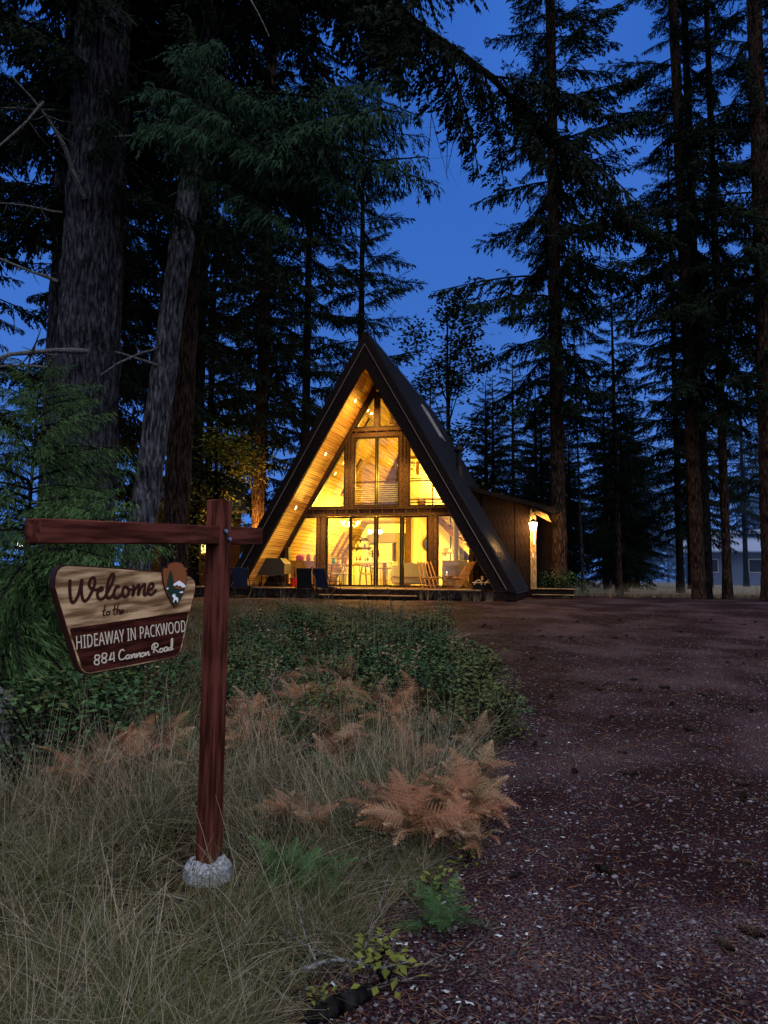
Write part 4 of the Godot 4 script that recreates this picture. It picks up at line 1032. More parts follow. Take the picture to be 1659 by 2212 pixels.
func limb_mesh(sd: int, L: float, sp: float, wd: float, tl: float, m: Material, hang: float, bm: Material) -> ArrayMesh:
	# one conifer bough along +x: woody axis, alternating branchlets, hanging needle twigs
	var r := RandomNumberGenerator.new(); r.seed = sd
	var wood := MB.new()
	var nd := MB.new()
	var pts := PackedVector3Array(); var rad := PackedFloat32Array()
	var sway := r.randf_range(-0.3, 0.3)
	for i in 9:
		var t := i / 8.0
		pts.append(Vector3(L * t, 0.10 * L * t - 0.26 * L * t * t + 0.06 * L * pow(t, 4), sway * t * t * 0.5))
		rad.append(lerpf(0.011, 0.003, t) * L)
	wood.tube(pts, rad, 5, false)
	var n := int(L / sp)
	for i in n:
		var t := 0.05 + 0.95 * clampf((i + r.randf_range(-0.9, 0.9)) / n, 0.0, 1.0)
		var f := t * 8.0
		var i0 := mini(int(f), 7)
		var p := pts[i0].lerp(pts[i0 + 1], f - i0)
		var tg := (pts[i0 + 1] - pts[i0]).normalized()
		for s in [-1.0, 1.0]:
			if r.randf() < 0.18: continue
			var bl := L * 0.34 * pow(1.0 - t, 0.75) * minf(1.0, 0.25 + t * 3.0) * r.randf_range(0.35, 1.3) + 0.1
			var dir := (tg * r.randf_range(0.3, 1.1) + Vector3(0, r.randf_range(-0.75, 0.35), s * r.randf_range(0.35, 1.0))).normalized()
			var q := p
			var steps := maxi(2, int(bl / 0.07))
			var prev := p
			for k in steps:
				var u := float(k + 1) / steps
				dir = (dir + Vector3(r.randfn() * 0.1, r.randfn() * 0.1, r.randfn() * 0.1)).normalized()
				var dd := (dir + Vector3(0, -hang * u, 0)).normalized()
				q = prev + dd * (bl / steps)
				var side := dd.cross(Vector3.UP).normalized()
				for z in [-1.0, 1.0]:
					var ln := tl * (1.0 - 0.55 * u) * r.randf_range(0.6, 1.25)
					var td: Vector3 = (dd * 0.7 + side * z * r.randf_range(0.5, 0.9) + Vector3(0, -hang * r.randf_range(0.2, 1.3), 0)).normalized()
					var e: Vector3 = q + td * ln
					var ww: Vector3 = td.cross(Vector3(r.randf_range(-1, 1), r.randf_range(0.2, 1), r.randf_range(-1, 1))).normalized() * wd
					var g := r.randf_range(0.6, 1.25)
					nd.col = Color(g, g, g * r.randf_range(0.8, 1.1))
					var mid := q.lerp(e, 0.45)
					nd.quad(q, mid + ww, e, mid - ww)
				if k == steps - 1:
					var ww2 := dd.cross(Vector3.UP).normalized() * wd
					nd.quad(prev, q + ww2, q + dd * tl * 0.8, q - ww2)
				if k % 2 == 0:
					var o := side * 0.0045
					nd.col = Color(0.45, 0.4, 0.4)
					nd.quad(prev - o, prev + o, q + o * 0.7, q - o * 0.7)
				prev = q
	var m2 := ArrayMesh.new()
	wood.add_to(m2, bm)
	nd.add_to(m2, m)
	return m2

func make_limbs() -> void:
	for i in 4: br["far%d" % i] = limb_mesh(100 + i, 3.0, 0.075, 0.026, 0.19, M.needle, 0.75, M.bark_dark)
	for i in 3: br["haze%d" % i] = limb_mesh(150 + i, 3.0, 0.14, 0.05, 0.3, M.needle, 0.6, M.bark_dark)
	for i in 3: br["near%d" % i] = limb_mesh(200 + i, 1.6, 0.035, 0.008, 0.095, M.hemlock, 0.8, M.bark_dark)
	for i in 3: br["bough%d" % i] = limb_mesh(250 + i, 2.2, 0.045, 0.011, 0.15, M.needle_near, 1.0, M.bark_dark)

func trunk_mesh(pts: PackedVector3Array, rad: PackedFloat32Array, sides: int, rings: int, rough: float, m: Material, sd: int) -> MB:
	var nz := FastNoiseLite.new(); nz.seed = sd; nz.frequency = 1.0; nz.fractal_octaves = 3
	var b := MB.new()
	var grid := []
	for i in rings + 1:
		var f := float(i) / rings * (pts.size() - 1)
		var k := mini(int(f), pts.size() - 2)
		var c := pts[k].lerp(pts[k + 1], f - k)
		var r := lerpf(rad[k], rad[k + 1], f - k)
		var row := PackedVector3Array()
		for j in sides:
			var a := TAU * j / sides
			var flare := 1.0 + (0.25 * exp(-(c.y - pts[0].y) * 1.6)) * (1.0 + 0.4 * sin(a * 4.0 + sd))
			var rid := absf(nz.get_noise_3d(cos(a) * 3.2 * maxf(r, 0.2) / 0.4, c.y * 0.55, sin(a) * 3.2 * maxf(r, 0.2) / 0.4)) * 2.0
			var fine := nz.get_noise_3d(cos(a) * 9.0, c.y * 2.2, sin(a) * 9.0)
			row.append(c + Vector3(cos(a), 0, sin(a)) * r * flare * (1.0 - rough * 0.6 + rough * rid + rough * 0.5 * fine))
		grid.append(row)
	for i in rings:
		for j in sides:
			var l := (j + 1) % sides
			b.quad(grid[i][j], grid[i + 1][j], grid[i + 1][l], grid[i][l])
	return b

func conifer(called: String, label: String, base: Vector3, height: float, r0: float, lean: Vector2, c0: float, lmax: float, nb: int, kind: String, nk: int, bm: Material, sd: int, group := "", detail := 12, top := 1.0, squash := 1.0) -> Node3D:
	var o := thing(called, label, "tree", Transform3D(Basis(), base), group)
	var r := RandomNumberGenerator.new(); r.seed = sd
	var pts := PackedVector3Array(); var rad := PackedFloat32Array()
	for i in 7:
		var t := i / 6.0
		pts.append(Vector3(lean.x * t * height, -0.15 + height * t, lean.y * t * height))
		rad.append(r0 * (1.0 - 0.92 * t * top))
	part(o, "trunk", trunk_mesh(pts, rad, detail, detail * 5 if detail > 20 else 24, 0.14 if detail > 20 else 0.06, bm, sd), bm)
	var xs := []
	nb = int(nb * (1.7 if kind == "near" else 1.15))
	for i in nb:
		var t := (i + r.randf()) / nb
		var y := lerpf(c0, height * 0.99, t)
		var prof := pow(1.0 - t, 0.7) * minf(1.0, 0.55 + t * 2.0)
		var ln := lmax * prof * r.randf_range(0.45, 1.15) + 0.25
		var a := i * 2.399 + r.randf_range(-0.5, 0.5)
		var tilt := lerpf(-0.25, 0.55, t) + r.randf_range(-0.15, 0.15)
		var B := Basis(Vector3.UP, a) * Basis(Vector3.BACK, tilt) * Basis(Vector3.RIGHT, r.randf_range(-0.6, 0.6))
		var L0 := 1.6 if kind == "near" else (2.2 if kind == "bough" else 3.0)
		var s := ln / L0
		xs.append([i % nk, Transform3D(B.scaled_local(Vector3(s, s * squash, s * 0.9)), Vector3(lean.x * y, y, lean.y * y) + B.x * r0 * 0.2)])
	for k in nk:
		var mine := xs.filter(func(q): return q[0] == k).map(func(q): return q[1])
		if mine.size(): scatter(o, "crown", br["%s%d" % [kind, k]], mine)
	return o

func dead_branch(o: Node, pts: Array, r0: float, m: Material, twigs := 4, sd := 1) -> void:
	var r := RandomNumberGenerator.new(); r.seed = sd
	var b := MB.new()
	var c := Curve3D.new()
	for p in pts: c.add_point(p)
	var q := PackedVector3Array(); var rad := PackedFloat32Array()
	var fine := PackedVector3Array()
	for i in pts.size() - 1:
		for k in 4:
			var pp: Vector3 = pts[i].cubic_interpolate(pts[i + 1], pts[maxi(i - 1, 0)], pts[mini(i + 2, pts.size() - 1)], k / 4.0)
			fine.append(pp + Vector3(r.randf_range(-1, 1), r.randf_range(-1, 1), r.randf_range(-1, 1)) * r0 * 0.5)
	fine.append(pts[pts.size() - 1])
	for i in fine.size(): rad.append(r0 * (1.0 - 0.8 * i / (fine.size() - 1)) * r.randf_range(0.8, 1.25))
	b.tube(fine, rad, 6)
	for k in twigs:
		var i := r.randi_range(2, fine.size() - 2)
		var d := Vector3(r.randf_range(-1, 1), r.randf_range(-0.8, 0.8), r.randf_range(-1, 1)).normalized()
		var l := r.randf_range(0.15, 0.5)
		b.tube(PackedVector3Array([fine[i], fine[i] + d * l * 0.5 + Vector3(0, -0.03, 0), fine[i] + d * l]), PackedFloat32Array([rad[i] * 0.5, rad[i] * 0.35, rad[i] * 0.12]), 4)
	part(o, "dead_branch", b, m)

func maple(base: Vector3, height: float, sd: int, label: String, m: Material, ls: float, spread: float, n: int) -> void:
	var o := thing("broadleaf_tree", label, "tree", Transform3D(Basis(), base))
	var r := RandomNumberGenerator.new(); r.seed = sd
	var tr := MB.new()
	tr.tube(PackedVector3Array([Vector3.ZERO, Vector3(0.1, height * 0.4, 0), Vector3(0, height * 0.8, 0.1), Vector3(0, height * 0.97, 0)]), PackedFloat32Array([0.2, 0.14, 0.06, 0.015]), 8)
	var clumps := []
	for i in 26:
		var t := r.randf_range(0.25, 1.0)
		var a := r.randf() * TAU
		var rr := spread * sqrt(r.randf()) * (1.0 - 0.75 * maxf(0.0, t - 0.35))
		var c := Vector3(cos(a) * rr, height * t, sin(a) * rr)
		clumps.append(c)
		tr.tube(PackedVector3Array([Vector3(0.05, height * t * 0.72, 0), c * Vector3(0.5, 0.92, 0.5), c]), PackedFloat32Array([0.04, 0.025, 0.008]), 5)
	part(o, "trunk", tr, M.bark_dark)
	var lf := MB.new()
	for i in n:
		var c: Vector3 = clumps[i % clumps.size()]
		var p := c + Vector3(r.randfn() * 0.5, r.randfn() * 0.42, r.randfn() * 0.5) * spread * 0.33
		var x := Vector3(r.randf_range(-1, 1), r.randf_range(-0.8, 0.3), r.randf_range(-1, 1)).normalized() * ls * r.randf_range(0.6, 1.3)
		var y := x.cross(Vector3(r.randf_range(-0.5, 0.5), 1, r.randf_range(-0.5, 0.5))).normalized() * ls * 0.45
		var g := r.randf_range(0.7, 1.25)
		lf.col = Color(g, g, g)
		lf.quad(p, p + x * 0.5 + y, p + x, p + x * 0.5 - y)
	var cr := part(o, "crown", lf, m)
	cr.set_meta("kind", "stuff")

func make_trees() -> void:
	make_limbs()
	# the big pair at the left
	var a := conifer("fir_tree", "massive grey fir trunk with deeply furrowed bark behind the welcome sign", gp(-4.95, -11.6), 32.0, 0.53, Vector2(-0.004, 0), 7.5, 5.0, 70, "far", 4, M.bark, 11, "", 56, 0.55)
	dead_branch(a, [Vector3(-0.45, 8.9, 0.2), Vector3(-1.2, 8.75, 0.5), Vector3(-2.4, 8.6, 0.7)], 0.03, M.lichen, 9, 3)
	dead_branch(a, [Vector3(0.0, 7.2, 0.5), Vector3(-0.25, 8.0, 1.1), Vector3(-0.7, 8.5, 1.6)], 0.045, M.lichen, 9, 4)
	dead_branch(a, [Vector3(-0.35, 8.3, 1.3), Vector3(-0.8, 7.5, 1.5), Vector3(-1.6, 6.7, 1.6)], 0.024, M.lichen, 6, 5)
	dead_branch(a, [Vector3(-0.5, 7.1, 0.2), Vector3(-1.3, 7.15, 0.4), Vector3(-2.6, 7.1, 0.5)], 0.026, M.lichen, 7, 6)
	dead_branch(a, [Vector3(-0.5, 5.9, 0.2), Vector3(-1.3, 6.15, 0.5), Vector3(-2.2, 6.3, 0.6)], 0.03, M.lichen, 8, 7)
	dead_branch(a, [Vector3(0.2, 4.6, 0.6), Vector3(-0.5, 4.2, 1.6), Vector3(-1.2, 3.3, 2.6), Vector3(-1.6, 2.5, 3.2)], 0.045, M.lichen, 18, 8)
	dead_branch(a, [Vector3(-0.5, 4.4, 0.4), Vector3(-1.2, 4.2, 0.9), Vector3(-1.7, 3.6, 1.0), Vector3(-2.3, 3.5, 1.0)], 0.025, M.lichen, 10, 9)
	dead_branch(a, [Vector3(0.3, 8.2, 0.5), Vector3(0.9, 8.3, 0.6), Vector3(1.5, 8.7, 0.7)], 0.03, M.lichen, 4, 10)
	var bt := conifer("fir_tree", "grey fir trunk leaning towards the cabin roof", gp(-4.29, -12.0), 30.0, 0.24, Vector2(0.098, 0.0), 9.0, 4.5, 60, "far", 4, M.bark_lit_lichen, 21, "", 40, 0.8)  # paler bark holds both lichen and the stronger light on this trunk
	dead_branch(bt, [Vector3(0.4, 4.6, 0.2), Vector3(-0.3, 4.75, 0.5), Vector3(-1.1, 4.6, 0.7), Vector3(-1.6, 4.7, 0.8)], 0.025, M.lichen, 8, 12)
	dead_branch(bt, [Vector3(0.4, 4.9, 0.2), Vector3(-0.1, 4.5, 0.6), Vector3(-0.7, 3.8, 0.9), Vector3(-1.0, 3.2, 1.0)], 0.022, M.lichen, 4, 13)
	dead_branch(bt, [Vector3(0.95, 10.2, 1.5), Vector3(1.5, 10.25, 2.0), Vector3(2.1, 9.8, 2.2), Vector3(2.55, 8.9, 2.3)], 0.03, M.lichen, 4, 14)
	# long foliage boughs of the leaning tree reach across the clearing
	var xs := []
	var r := RandomNumberGenerator.new(); r.seed = 77
	var limb := MB.new()
	var lp := PackedVector3Array([Vector3(1.2, 13.2, 0.3), Vector3(2.6, 11.6, 1.6), Vector3(4.2, 9.75, 2.0), Vector3(6.0, 9.1, 1.2), Vector3(7.6, 8.3, 0.0), Vector3(8.8, 7.6, -1.0)])
	limb.tube(lp, PackedFloat32Array([0.1, 0.09, 0.075, 0.055, 0.035, 0.015]), 7)
	part(bt, "long_bough", limb, M.bark_dark)
	for i in 40:
		var f := 0.4 + 4.5 * pow(r.randf(), 1.5)
		var k := mini(int(f), 4)
		var p := lp[k].lerp(lp[k + 1], f - k)
		var s := r.randf_range(0.35, 0.95) * (1.2 - f * 0.1)
		xs.append(Transform3D((Basis(Vector3.UP, r.randf_range(-1.6, 1.2)) * Basis(Vector3.BACK, r.randf_range(-1.2, 0.1))).scaled(Vector3(s, s, s)), p))
	scatter(bt, "crown", br.far0, xs.slice(0, 20))
	scatter(bt, "crown", br.far1, xs.slice(20))
	xs = []
	for i in 34:   # the nearer green bough above the cabin's left roof
		var s := r.randf_range(0.7, 1.25)
		xs.append(Transform3D((Basis(Vector3.UP, r.randf_range(-0.9, 0.7)) * Basis(Vector3.BACK, r.randf_range(-0.55, 0.05))).scaled(Vector3(s, s, s)), Vector3(r.randf_range(0.9, 3.2), r.randf_range(6.9, 8.2), r.randf_range(1.2, 3.0))))
	for k in 3: scatter(bt, "crown", br["bough%d" % k], xs.slice(k * 12, k * 12 + 12))
	var hl := MB.new()
	hl.tube(PackedVector3Array([Vector3(0.7, 8.2, 0.2), Vector3(1.6, 8.0, 1.4), Vector3(3.0, 7.7, 2.2), Vector3(4.2, 7.0, 2.6)]), PackedFloat32Array([0.06, 0.05, 0.035, 0.01]), 6)
	part(bt, "low_bough", hl, M.bark_dark)
	# bare hanging twigs against the sky
	for i in 9:
		var p0 := Vector3(3.6 + i * 0.22, 9.9 - i * 0.1, 1.9)
		var q: Vector3 = p0 + Vector3(r.randf_range(-0.2, 0.5), -1.0, r.randf_range(-0.2, 0.3))
		dead_branch(bt, [p0, q, q + Vector3(r.randf_range(-0.3, 0.5), -1.0 - r.randf() * 0.7, 0.1)], 0.013, M.bark_dark, 5, 30 + i)
	conifer("fir_tree", "dark straight fir trunk touching the leaning trunk", gp(-4.2, -14.2), 30.0, 0.27, Vector2(0.012, 0), 8.0, 4.2, 80, "far", 4, M.bark_red, 31, "", 28, 0.5)
	conifer("fir_tree", "slender grey fir trunk half hidden by the massive trunk", gp(-6.65, -14.2), 30.0, 0.32, Vector2(0, 0), 7.0, 4.5, 80, "far", 4, M.bark, 41, "", 24, 0.5)
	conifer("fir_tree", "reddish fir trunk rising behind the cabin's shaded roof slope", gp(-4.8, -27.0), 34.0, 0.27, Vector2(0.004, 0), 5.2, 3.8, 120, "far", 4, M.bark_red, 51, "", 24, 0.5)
	var behind := [[-7.5, -19, 26, 4.0, 3.4, 51], [-9.5, -24, 28, 3.0, 4.0, 52], [-6.4, -24, 30, 3.0, 4.2, 53], [-3.4, -30, 32, 3.5, 4.2, 54], [-1.2, -34, 31, 3.0, 4.0, 55], [-5.8, -33, 30, 2.0, 4.4, 56], [-12, -30, 30, 2.0, 4.5, 57], [-9, -36, 30, 1.5, 4.5, 58], [-14, -22, 28, 3.0, 4.2, 59], [-11, -17, 26, 5.0, 3.6, 60]]
	for k in behind:
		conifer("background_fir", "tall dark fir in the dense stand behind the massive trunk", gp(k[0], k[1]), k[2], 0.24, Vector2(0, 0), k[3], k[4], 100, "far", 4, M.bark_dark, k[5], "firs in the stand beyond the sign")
	# right hand trees
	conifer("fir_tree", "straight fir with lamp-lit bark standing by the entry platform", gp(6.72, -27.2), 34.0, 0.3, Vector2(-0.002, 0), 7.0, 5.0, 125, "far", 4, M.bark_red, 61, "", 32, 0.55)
	conifer("sapling", "thin bare stemmed sapling between two lit trunks", gp(8.4, -30.0), 14.0, 0.075, Vector2(-0.02, 0), 6.5, 1.5, 60, "far", 4, M.bark, 71, "", 10)
	conifer("fir_tree", "slim fir at the edge of the misty meadow", gp(10.9, -33.0), 17.0, 0.17, Vector2(-0.005, 0), 3.8, 2.4, 90, "far", 4, M.bark_red, 81, "", 16)
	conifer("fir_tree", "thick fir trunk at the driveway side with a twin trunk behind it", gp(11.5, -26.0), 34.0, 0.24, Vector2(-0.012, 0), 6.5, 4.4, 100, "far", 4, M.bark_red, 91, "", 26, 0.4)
	conifer("fir_tree", "twin fir trunk close behind the thick driveway trunk", gp(11.98, -26.5), 30.0, 0.2, Vector2(-0.004, 0), 7.0, 3.0, 60, "far", 4, M.bark_dark, 92, "", 20, 0.5)
	conifer("fir_tree", "slender reddish fir trunk before the neighbouring blue house", gp(12.54, -26.0), 32.0, 0.16, Vector2(0.0, 0), 6.5, 3.8, 75, "far", 4, M.bark_red, 93, "", 20, 0.5)
	conifer("fir_tree", "stout brown fir trunk with flat bark plates by the meadow", gp(13.1, -24.0), 32.0, 0.33, Vector2(0.01, 0), 6.5, 4.2, 85, "far", 4, M.bark_red, 94, "", 28, 0.4)
	for k in [[18, -32, 30, 5.0, 3.2, 101], [15, -36, 28, 3.0, 3.4, 102], [8.2, -38, 12, 1.0, 2.4, 103], [10.2, -40, 10, 0.8, 2.2, 104], [6.5, -42, 13, 0.8, 2.8, 105], [12.5, -37, 11, 0.6, 2.6, 106], [9.2, -35, 8, 0.5, 2.0, 107], [7.6, -34, 9, 0.6, 2.1, 108], [13.8, -44, 14, 0.6, 3.0, 109], [11.0, -46, 16, 0.6, 3.2, 110], [5.2, -36, 11, 0.5, 2.6, 111], [8.8, -48, 17, 0.6, 3.2, 112], [3.0, -46, 15, 0.6, 3.2, 113], [16.5, -50, 15, 0.6, 3.0, 114], [19, -44, 20, 3.2, 3.4, 115], [22, -48, 22, 3.2, 3.6, 116], [18.5, -52, 16, 0.6, 3.2, 117], [27.5, -54, 22, 4.5, 3.6, 119]]:
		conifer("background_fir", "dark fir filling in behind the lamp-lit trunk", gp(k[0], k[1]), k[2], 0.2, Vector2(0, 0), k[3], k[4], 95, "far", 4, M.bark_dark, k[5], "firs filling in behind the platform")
	for k in [[20, -62, 15, 1], [23.5, -66, 18, 2], [26, -74, 16, 3], [30, -80, 19, 4], [35, -82, 17, 5], [19, -76, 20, 6], [15, -70, 18, 7], [40, -78, 18, 8], [44, -72, 20, 9], [11, -75, 19, 10], [33, -95, 22, 11], [25, -95, 21, 12], [17, -92, 22, 13], [48, -90, 22, 14], [40, -100, 24, 15]]:
		conifer("meadow_fir", "hazy blue fir standing beyond the meadow", gp(k[0], k[1]), k[2], 0.2, Vector2(0, 0), 0.8, 3.4, 90, "haze", 3, M.bark_dark, 200 + k[3], "hazy firs beyond the meadow", 8)
	maple(gp(3.3, -37), 15.5, 7, "broadleaf tree with loose foliage rising behind the cabin ridge", M.maple, 0.2, 2.9, 9000)
	maple(gp(-5.6, -23.5), 5.2, 9, "maple with yellow lamp light put into its leaf colour behind the leaning trunk", M.shrub_yellow, 0.11, 2.2, 5200)  # yellow lamp light is painted into these leaves
	# young hemlock with soft drooping boughs
	conifer("hemlock", "young green hemlock with soft drooping boughs beside the welcome sign", gp(-3.15, -6.2), 3.15, 0.04, Vector2(0.02, 0), 0.35, 1.35, 58, "near", 3, M.bark_dark, 301, "", 8, 1.0, 1.5)
	conifer("hemlock", "smaller hemlock under the massive fir trunk", gp(-3.6, -8.2), 2.3, 0.04, Vector2(0.0, 0), 0.3, 1.15, 44, "near", 3, M.bark_dark, 302, "", 8, 1.0, 1.4)

func grid_sheet(x0: float, x1: float, z0: float, z1: float, st: float, lift: float, inside: Callable) -> MB:
	var b := MB.new()
	var nx := int((x1 - x0) / st)
	var nz := int((z1 - z0) / st)
	for j in nz:
		for i in nx:
			var x := x0 + i * st
			var z := z0 + j * st
			if not inside.call(x + st * 0.5, z + st * 0.5): continue
			var a := gp(x, -z) + Vector3(0, lift, 0); var c := gp(x + st, -z) + Vector3(0, lift, 0)
			var d := gp(x + st, -z - st) + Vector3(0, lift, 0); var e := gp(x, -z - st) + Vector3(0, lift, 0)
			b.quad(a, e, d, c)
	return b

func make_ground() -> void:
	var all := func(_x, _z): return true
	setting("ground", grid_sheet(-160.0, 160.0, -10.0, 250.0, 2.0, -0.03, all).mesh(M.forest_floor))
	setting("garden_bank", grid_sheet(-9.0, 2.0, 0.0, 20.0, 0.25, 0.004, func(x, z): return x < bed_edge(z) + 0.1).mesh(M.forest_floor))
	setting("driveway", grid_sheet(-7.0, 26.0, -3.0, 31.0, 0.25, 0.012, func(x, z): return x >= bed_edge(z) - 0.15 and (z < 26.5 + 1.2 * sin(x * 0.4)) and x < 18.0 + 0.2 * z).mesh(M.gravel))
	setting("meadow", grid_sheet(6.0, 90.0, 34.0, 130.0, 2.0, 0.02, func(x, z): return x > 6.0 + 2.0 * sin(z * 0.2)).mesh(M.meadow))

func tuft(sd: int, n: int, h: float, spread: float, cols: Array, w: float, bend: float) -> MB:
	var r := RandomNumberGenerator.new(); r.seed = sd
	var b := MB.new()
	for i in n:
		var a := r.randf() * TAU
		var p := Vector3(cos(a), 0, sin(a)) * spread * sqrt(r.randf())
		var dir := Vector3(cos(a + r.randf_range(-1, 1)), 0, sin(a + r.randf_range(-1, 1)))
		var hh := h * r.randf_range(0.45, 1.1)
		var bd := bend * r.randf_range(0.2, 1.3)
		var side := dir.cross(Vector3.UP) * w * r.randf_range(0.6, 1.2)
		var c: Color = cols[r.randi() % cols.size()]
		var g := r.randf_range(0.7, 1.2)
		b.col = Color(c.r * g, c.g * g, c.b * g)
		var prev := p
		for k in 4:
			var u := (k + 1) / 4.0
			var q := p + dir * hh * bd * u * u + Vector3(0, hh * (u - 0.35 * bd * u * u), 0)
			var w0 := 1.0 - k / 4.0 * 0.8; var w1 := 1.0 - u * 0.8
			b.quad(prev - side * w0, prev + side * w0, q + side * w1, q - side * w1)
			prev = q
		if r.randf() < 0.15:   # seed head
			for k in 5:
				var s := prev + Vector3(r.randf_range(-1, 1) * 0.018, k * 0.014 - 0.03, r.randf_range(-1, 1) * 0.018)
				b.quad(s, s + side * 1.6 + Vector3(0, 0.01, 0), s + Vector3(0, 0.026, 0), s - side * 1.6 + Vector3(0, 0.01, 0))
	return b

func frond(sd: int, L: float, m: Material) -> ArrayMesh:
	var r := RandomNumberGenerator.new(); r.seed = sd
	var b := MB.new()
	var curl := r.randf_range(0.3, 0.6)
	var n := 15
	var prev := Vector3.ZERO
	for i in n:
		var t := (i + 1.0) / n
		var p := Vector3(L * (t * 0.8 + 0.12 * t * t), L * (0.75 * t - curl * t * t), 0)
		var d := (p - prev).normalized()
		var sd2 := Vector3(0, 0, 0.004)
		b.col = Color(0.8, 0.8, 0.7)
		b.quad(prev - sd2, prev + sd2, p + sd2, p - sd2)
		if t > 0.16:
			var pl := L * 0.36 * pow(1.0 - (t - 0.16) / 0.86, 0.85) * r.randf_range(0.85, 1.1) + 0.012
			for s in [-1.0, 1.0]:
				var pd := (d * 0.4 + Vector3(0, r.randf_range(-0.25, 0.05), s)).normalized()
				var m2 := maxi(3, int(pl / 0.017))
				for k in m2:
					var u := float(k) / m2
					var q := p + pd * pl * u + Vector3(0, -0.1 * pl * u * u, 0)
					var ll := 0.026 * (1.0 - 0.7 * u)
					var g := r.randf_range(0.75, 1.2)
					b.col = Color(g, g * r.randf_range(0.92, 1.05), g)
					for z in [-1.0, 1.0]:
						var e: Vector3 = q + (d * z * 0.9 + pd * 0.45 + Vector3(0, -0.15, 0)).normalized() * ll
						var w := pd * 0.006
						b.quad(q - w * 0.5, q + w, e + w * 0.3, e - w * 0.3)
		prev = p
	return b.mesh(m)

func fern(called: String, label: String, p: Vector3, ms: Array, s: float, r: RandomNumberGenerator, group: String, rise := 0.38) -> void:
	var o := thing(called, label, "fern", at(p, r.randf() * TAU, s * 0.5), group)
	var n := r.randi_range(5, 8)
	var sm := MB.new()
	sm.tube(PackedVector3Array([Vector3.ZERO, Vector3(0.01, rise * 0.5, 0), Vector3(0, rise + 0.03, 0.01)]), PackedFloat32Array([0.006, 0.005, 0.004]), 5)
	part(o, "stem", sm, M.bark_pale)
	for i in n:
		put(o, "frond", ms[r.randi() % ms.size()], Transform3D(Basis(Vector3.UP, TAU * i / n + r.randf_range(-0.35, 0.35)) * Basis(Vector3.BACK, r.randf_range(-0.35, 0.6)) * Basis(Vector3.RIGHT, r.randf_range(-0.7, 0.7)), Vector3(0, rise * r.randf_range(0.55, 1.05), 0)))

func shrub_mesh(sd: int, n: int, h: float, w: float, ls: float) -> MB:
	var r := RandomNumberGenerator.new(); r.seed = sd
	var b := MB.new()
	for i in n:
		var a := r.randf() * TAU
		var t := pow(r.randf(), 0.7)
		var rr := w * sqrt(r.randf()) * (0.45 + 0.75 * sin(t * 2.6))
		var p := Vector3(cos(a) * rr, h * t * r.randf_range(0.85, 1.1), sin(a) * rr)
		var x := (Vector3(cos(a), r.randf_range(-0.5, 0.7), sin(a)) + Vector3(r.randfn(), 0, r.randfn()) * 0.6).normalized() * ls * r.randf_range(0.6, 1.3)
		var y := x.cross(Vector3(r.randf_range(-0.4, 0.4), 1, r.randf_range(-0.4, 0.4))).normalized() * ls * 0.32
		var up := Vector3(0, ls * 0.08, 0)
		var g := r.randf_range(0.55, 1.35)
		b.col = Color(g, g * r.randf_range(0.9, 1.1), g)
		b.tri(p, p + x * 0.5 + y + up, p + x)
		b.tri(p, p + x, p + x * 0.5 - y + up)
	return b

func stem_mesh(sd: int, n: int, h: float, w: float) -> MB:
	var r := RandomNumberGenerator.new(); r.seed = sd
	var b := MB.new()
	for i in n:
		var a := r.randf() * TAU
		b.tube(PackedVector3Array([Vector3(cos(a), 0, sin(a)) * 0.004, Vector3(cos(a) * w * 0.4, h * 0.5, sin(a) * w * 0.4), Vector3(cos(a) * w * 0.75, h * r.randf_range(0.75, 1.0), sin(a) * w * 0.75)]), PackedFloat32Array([0.007, 0.005, 0.002]), 4)
	return b

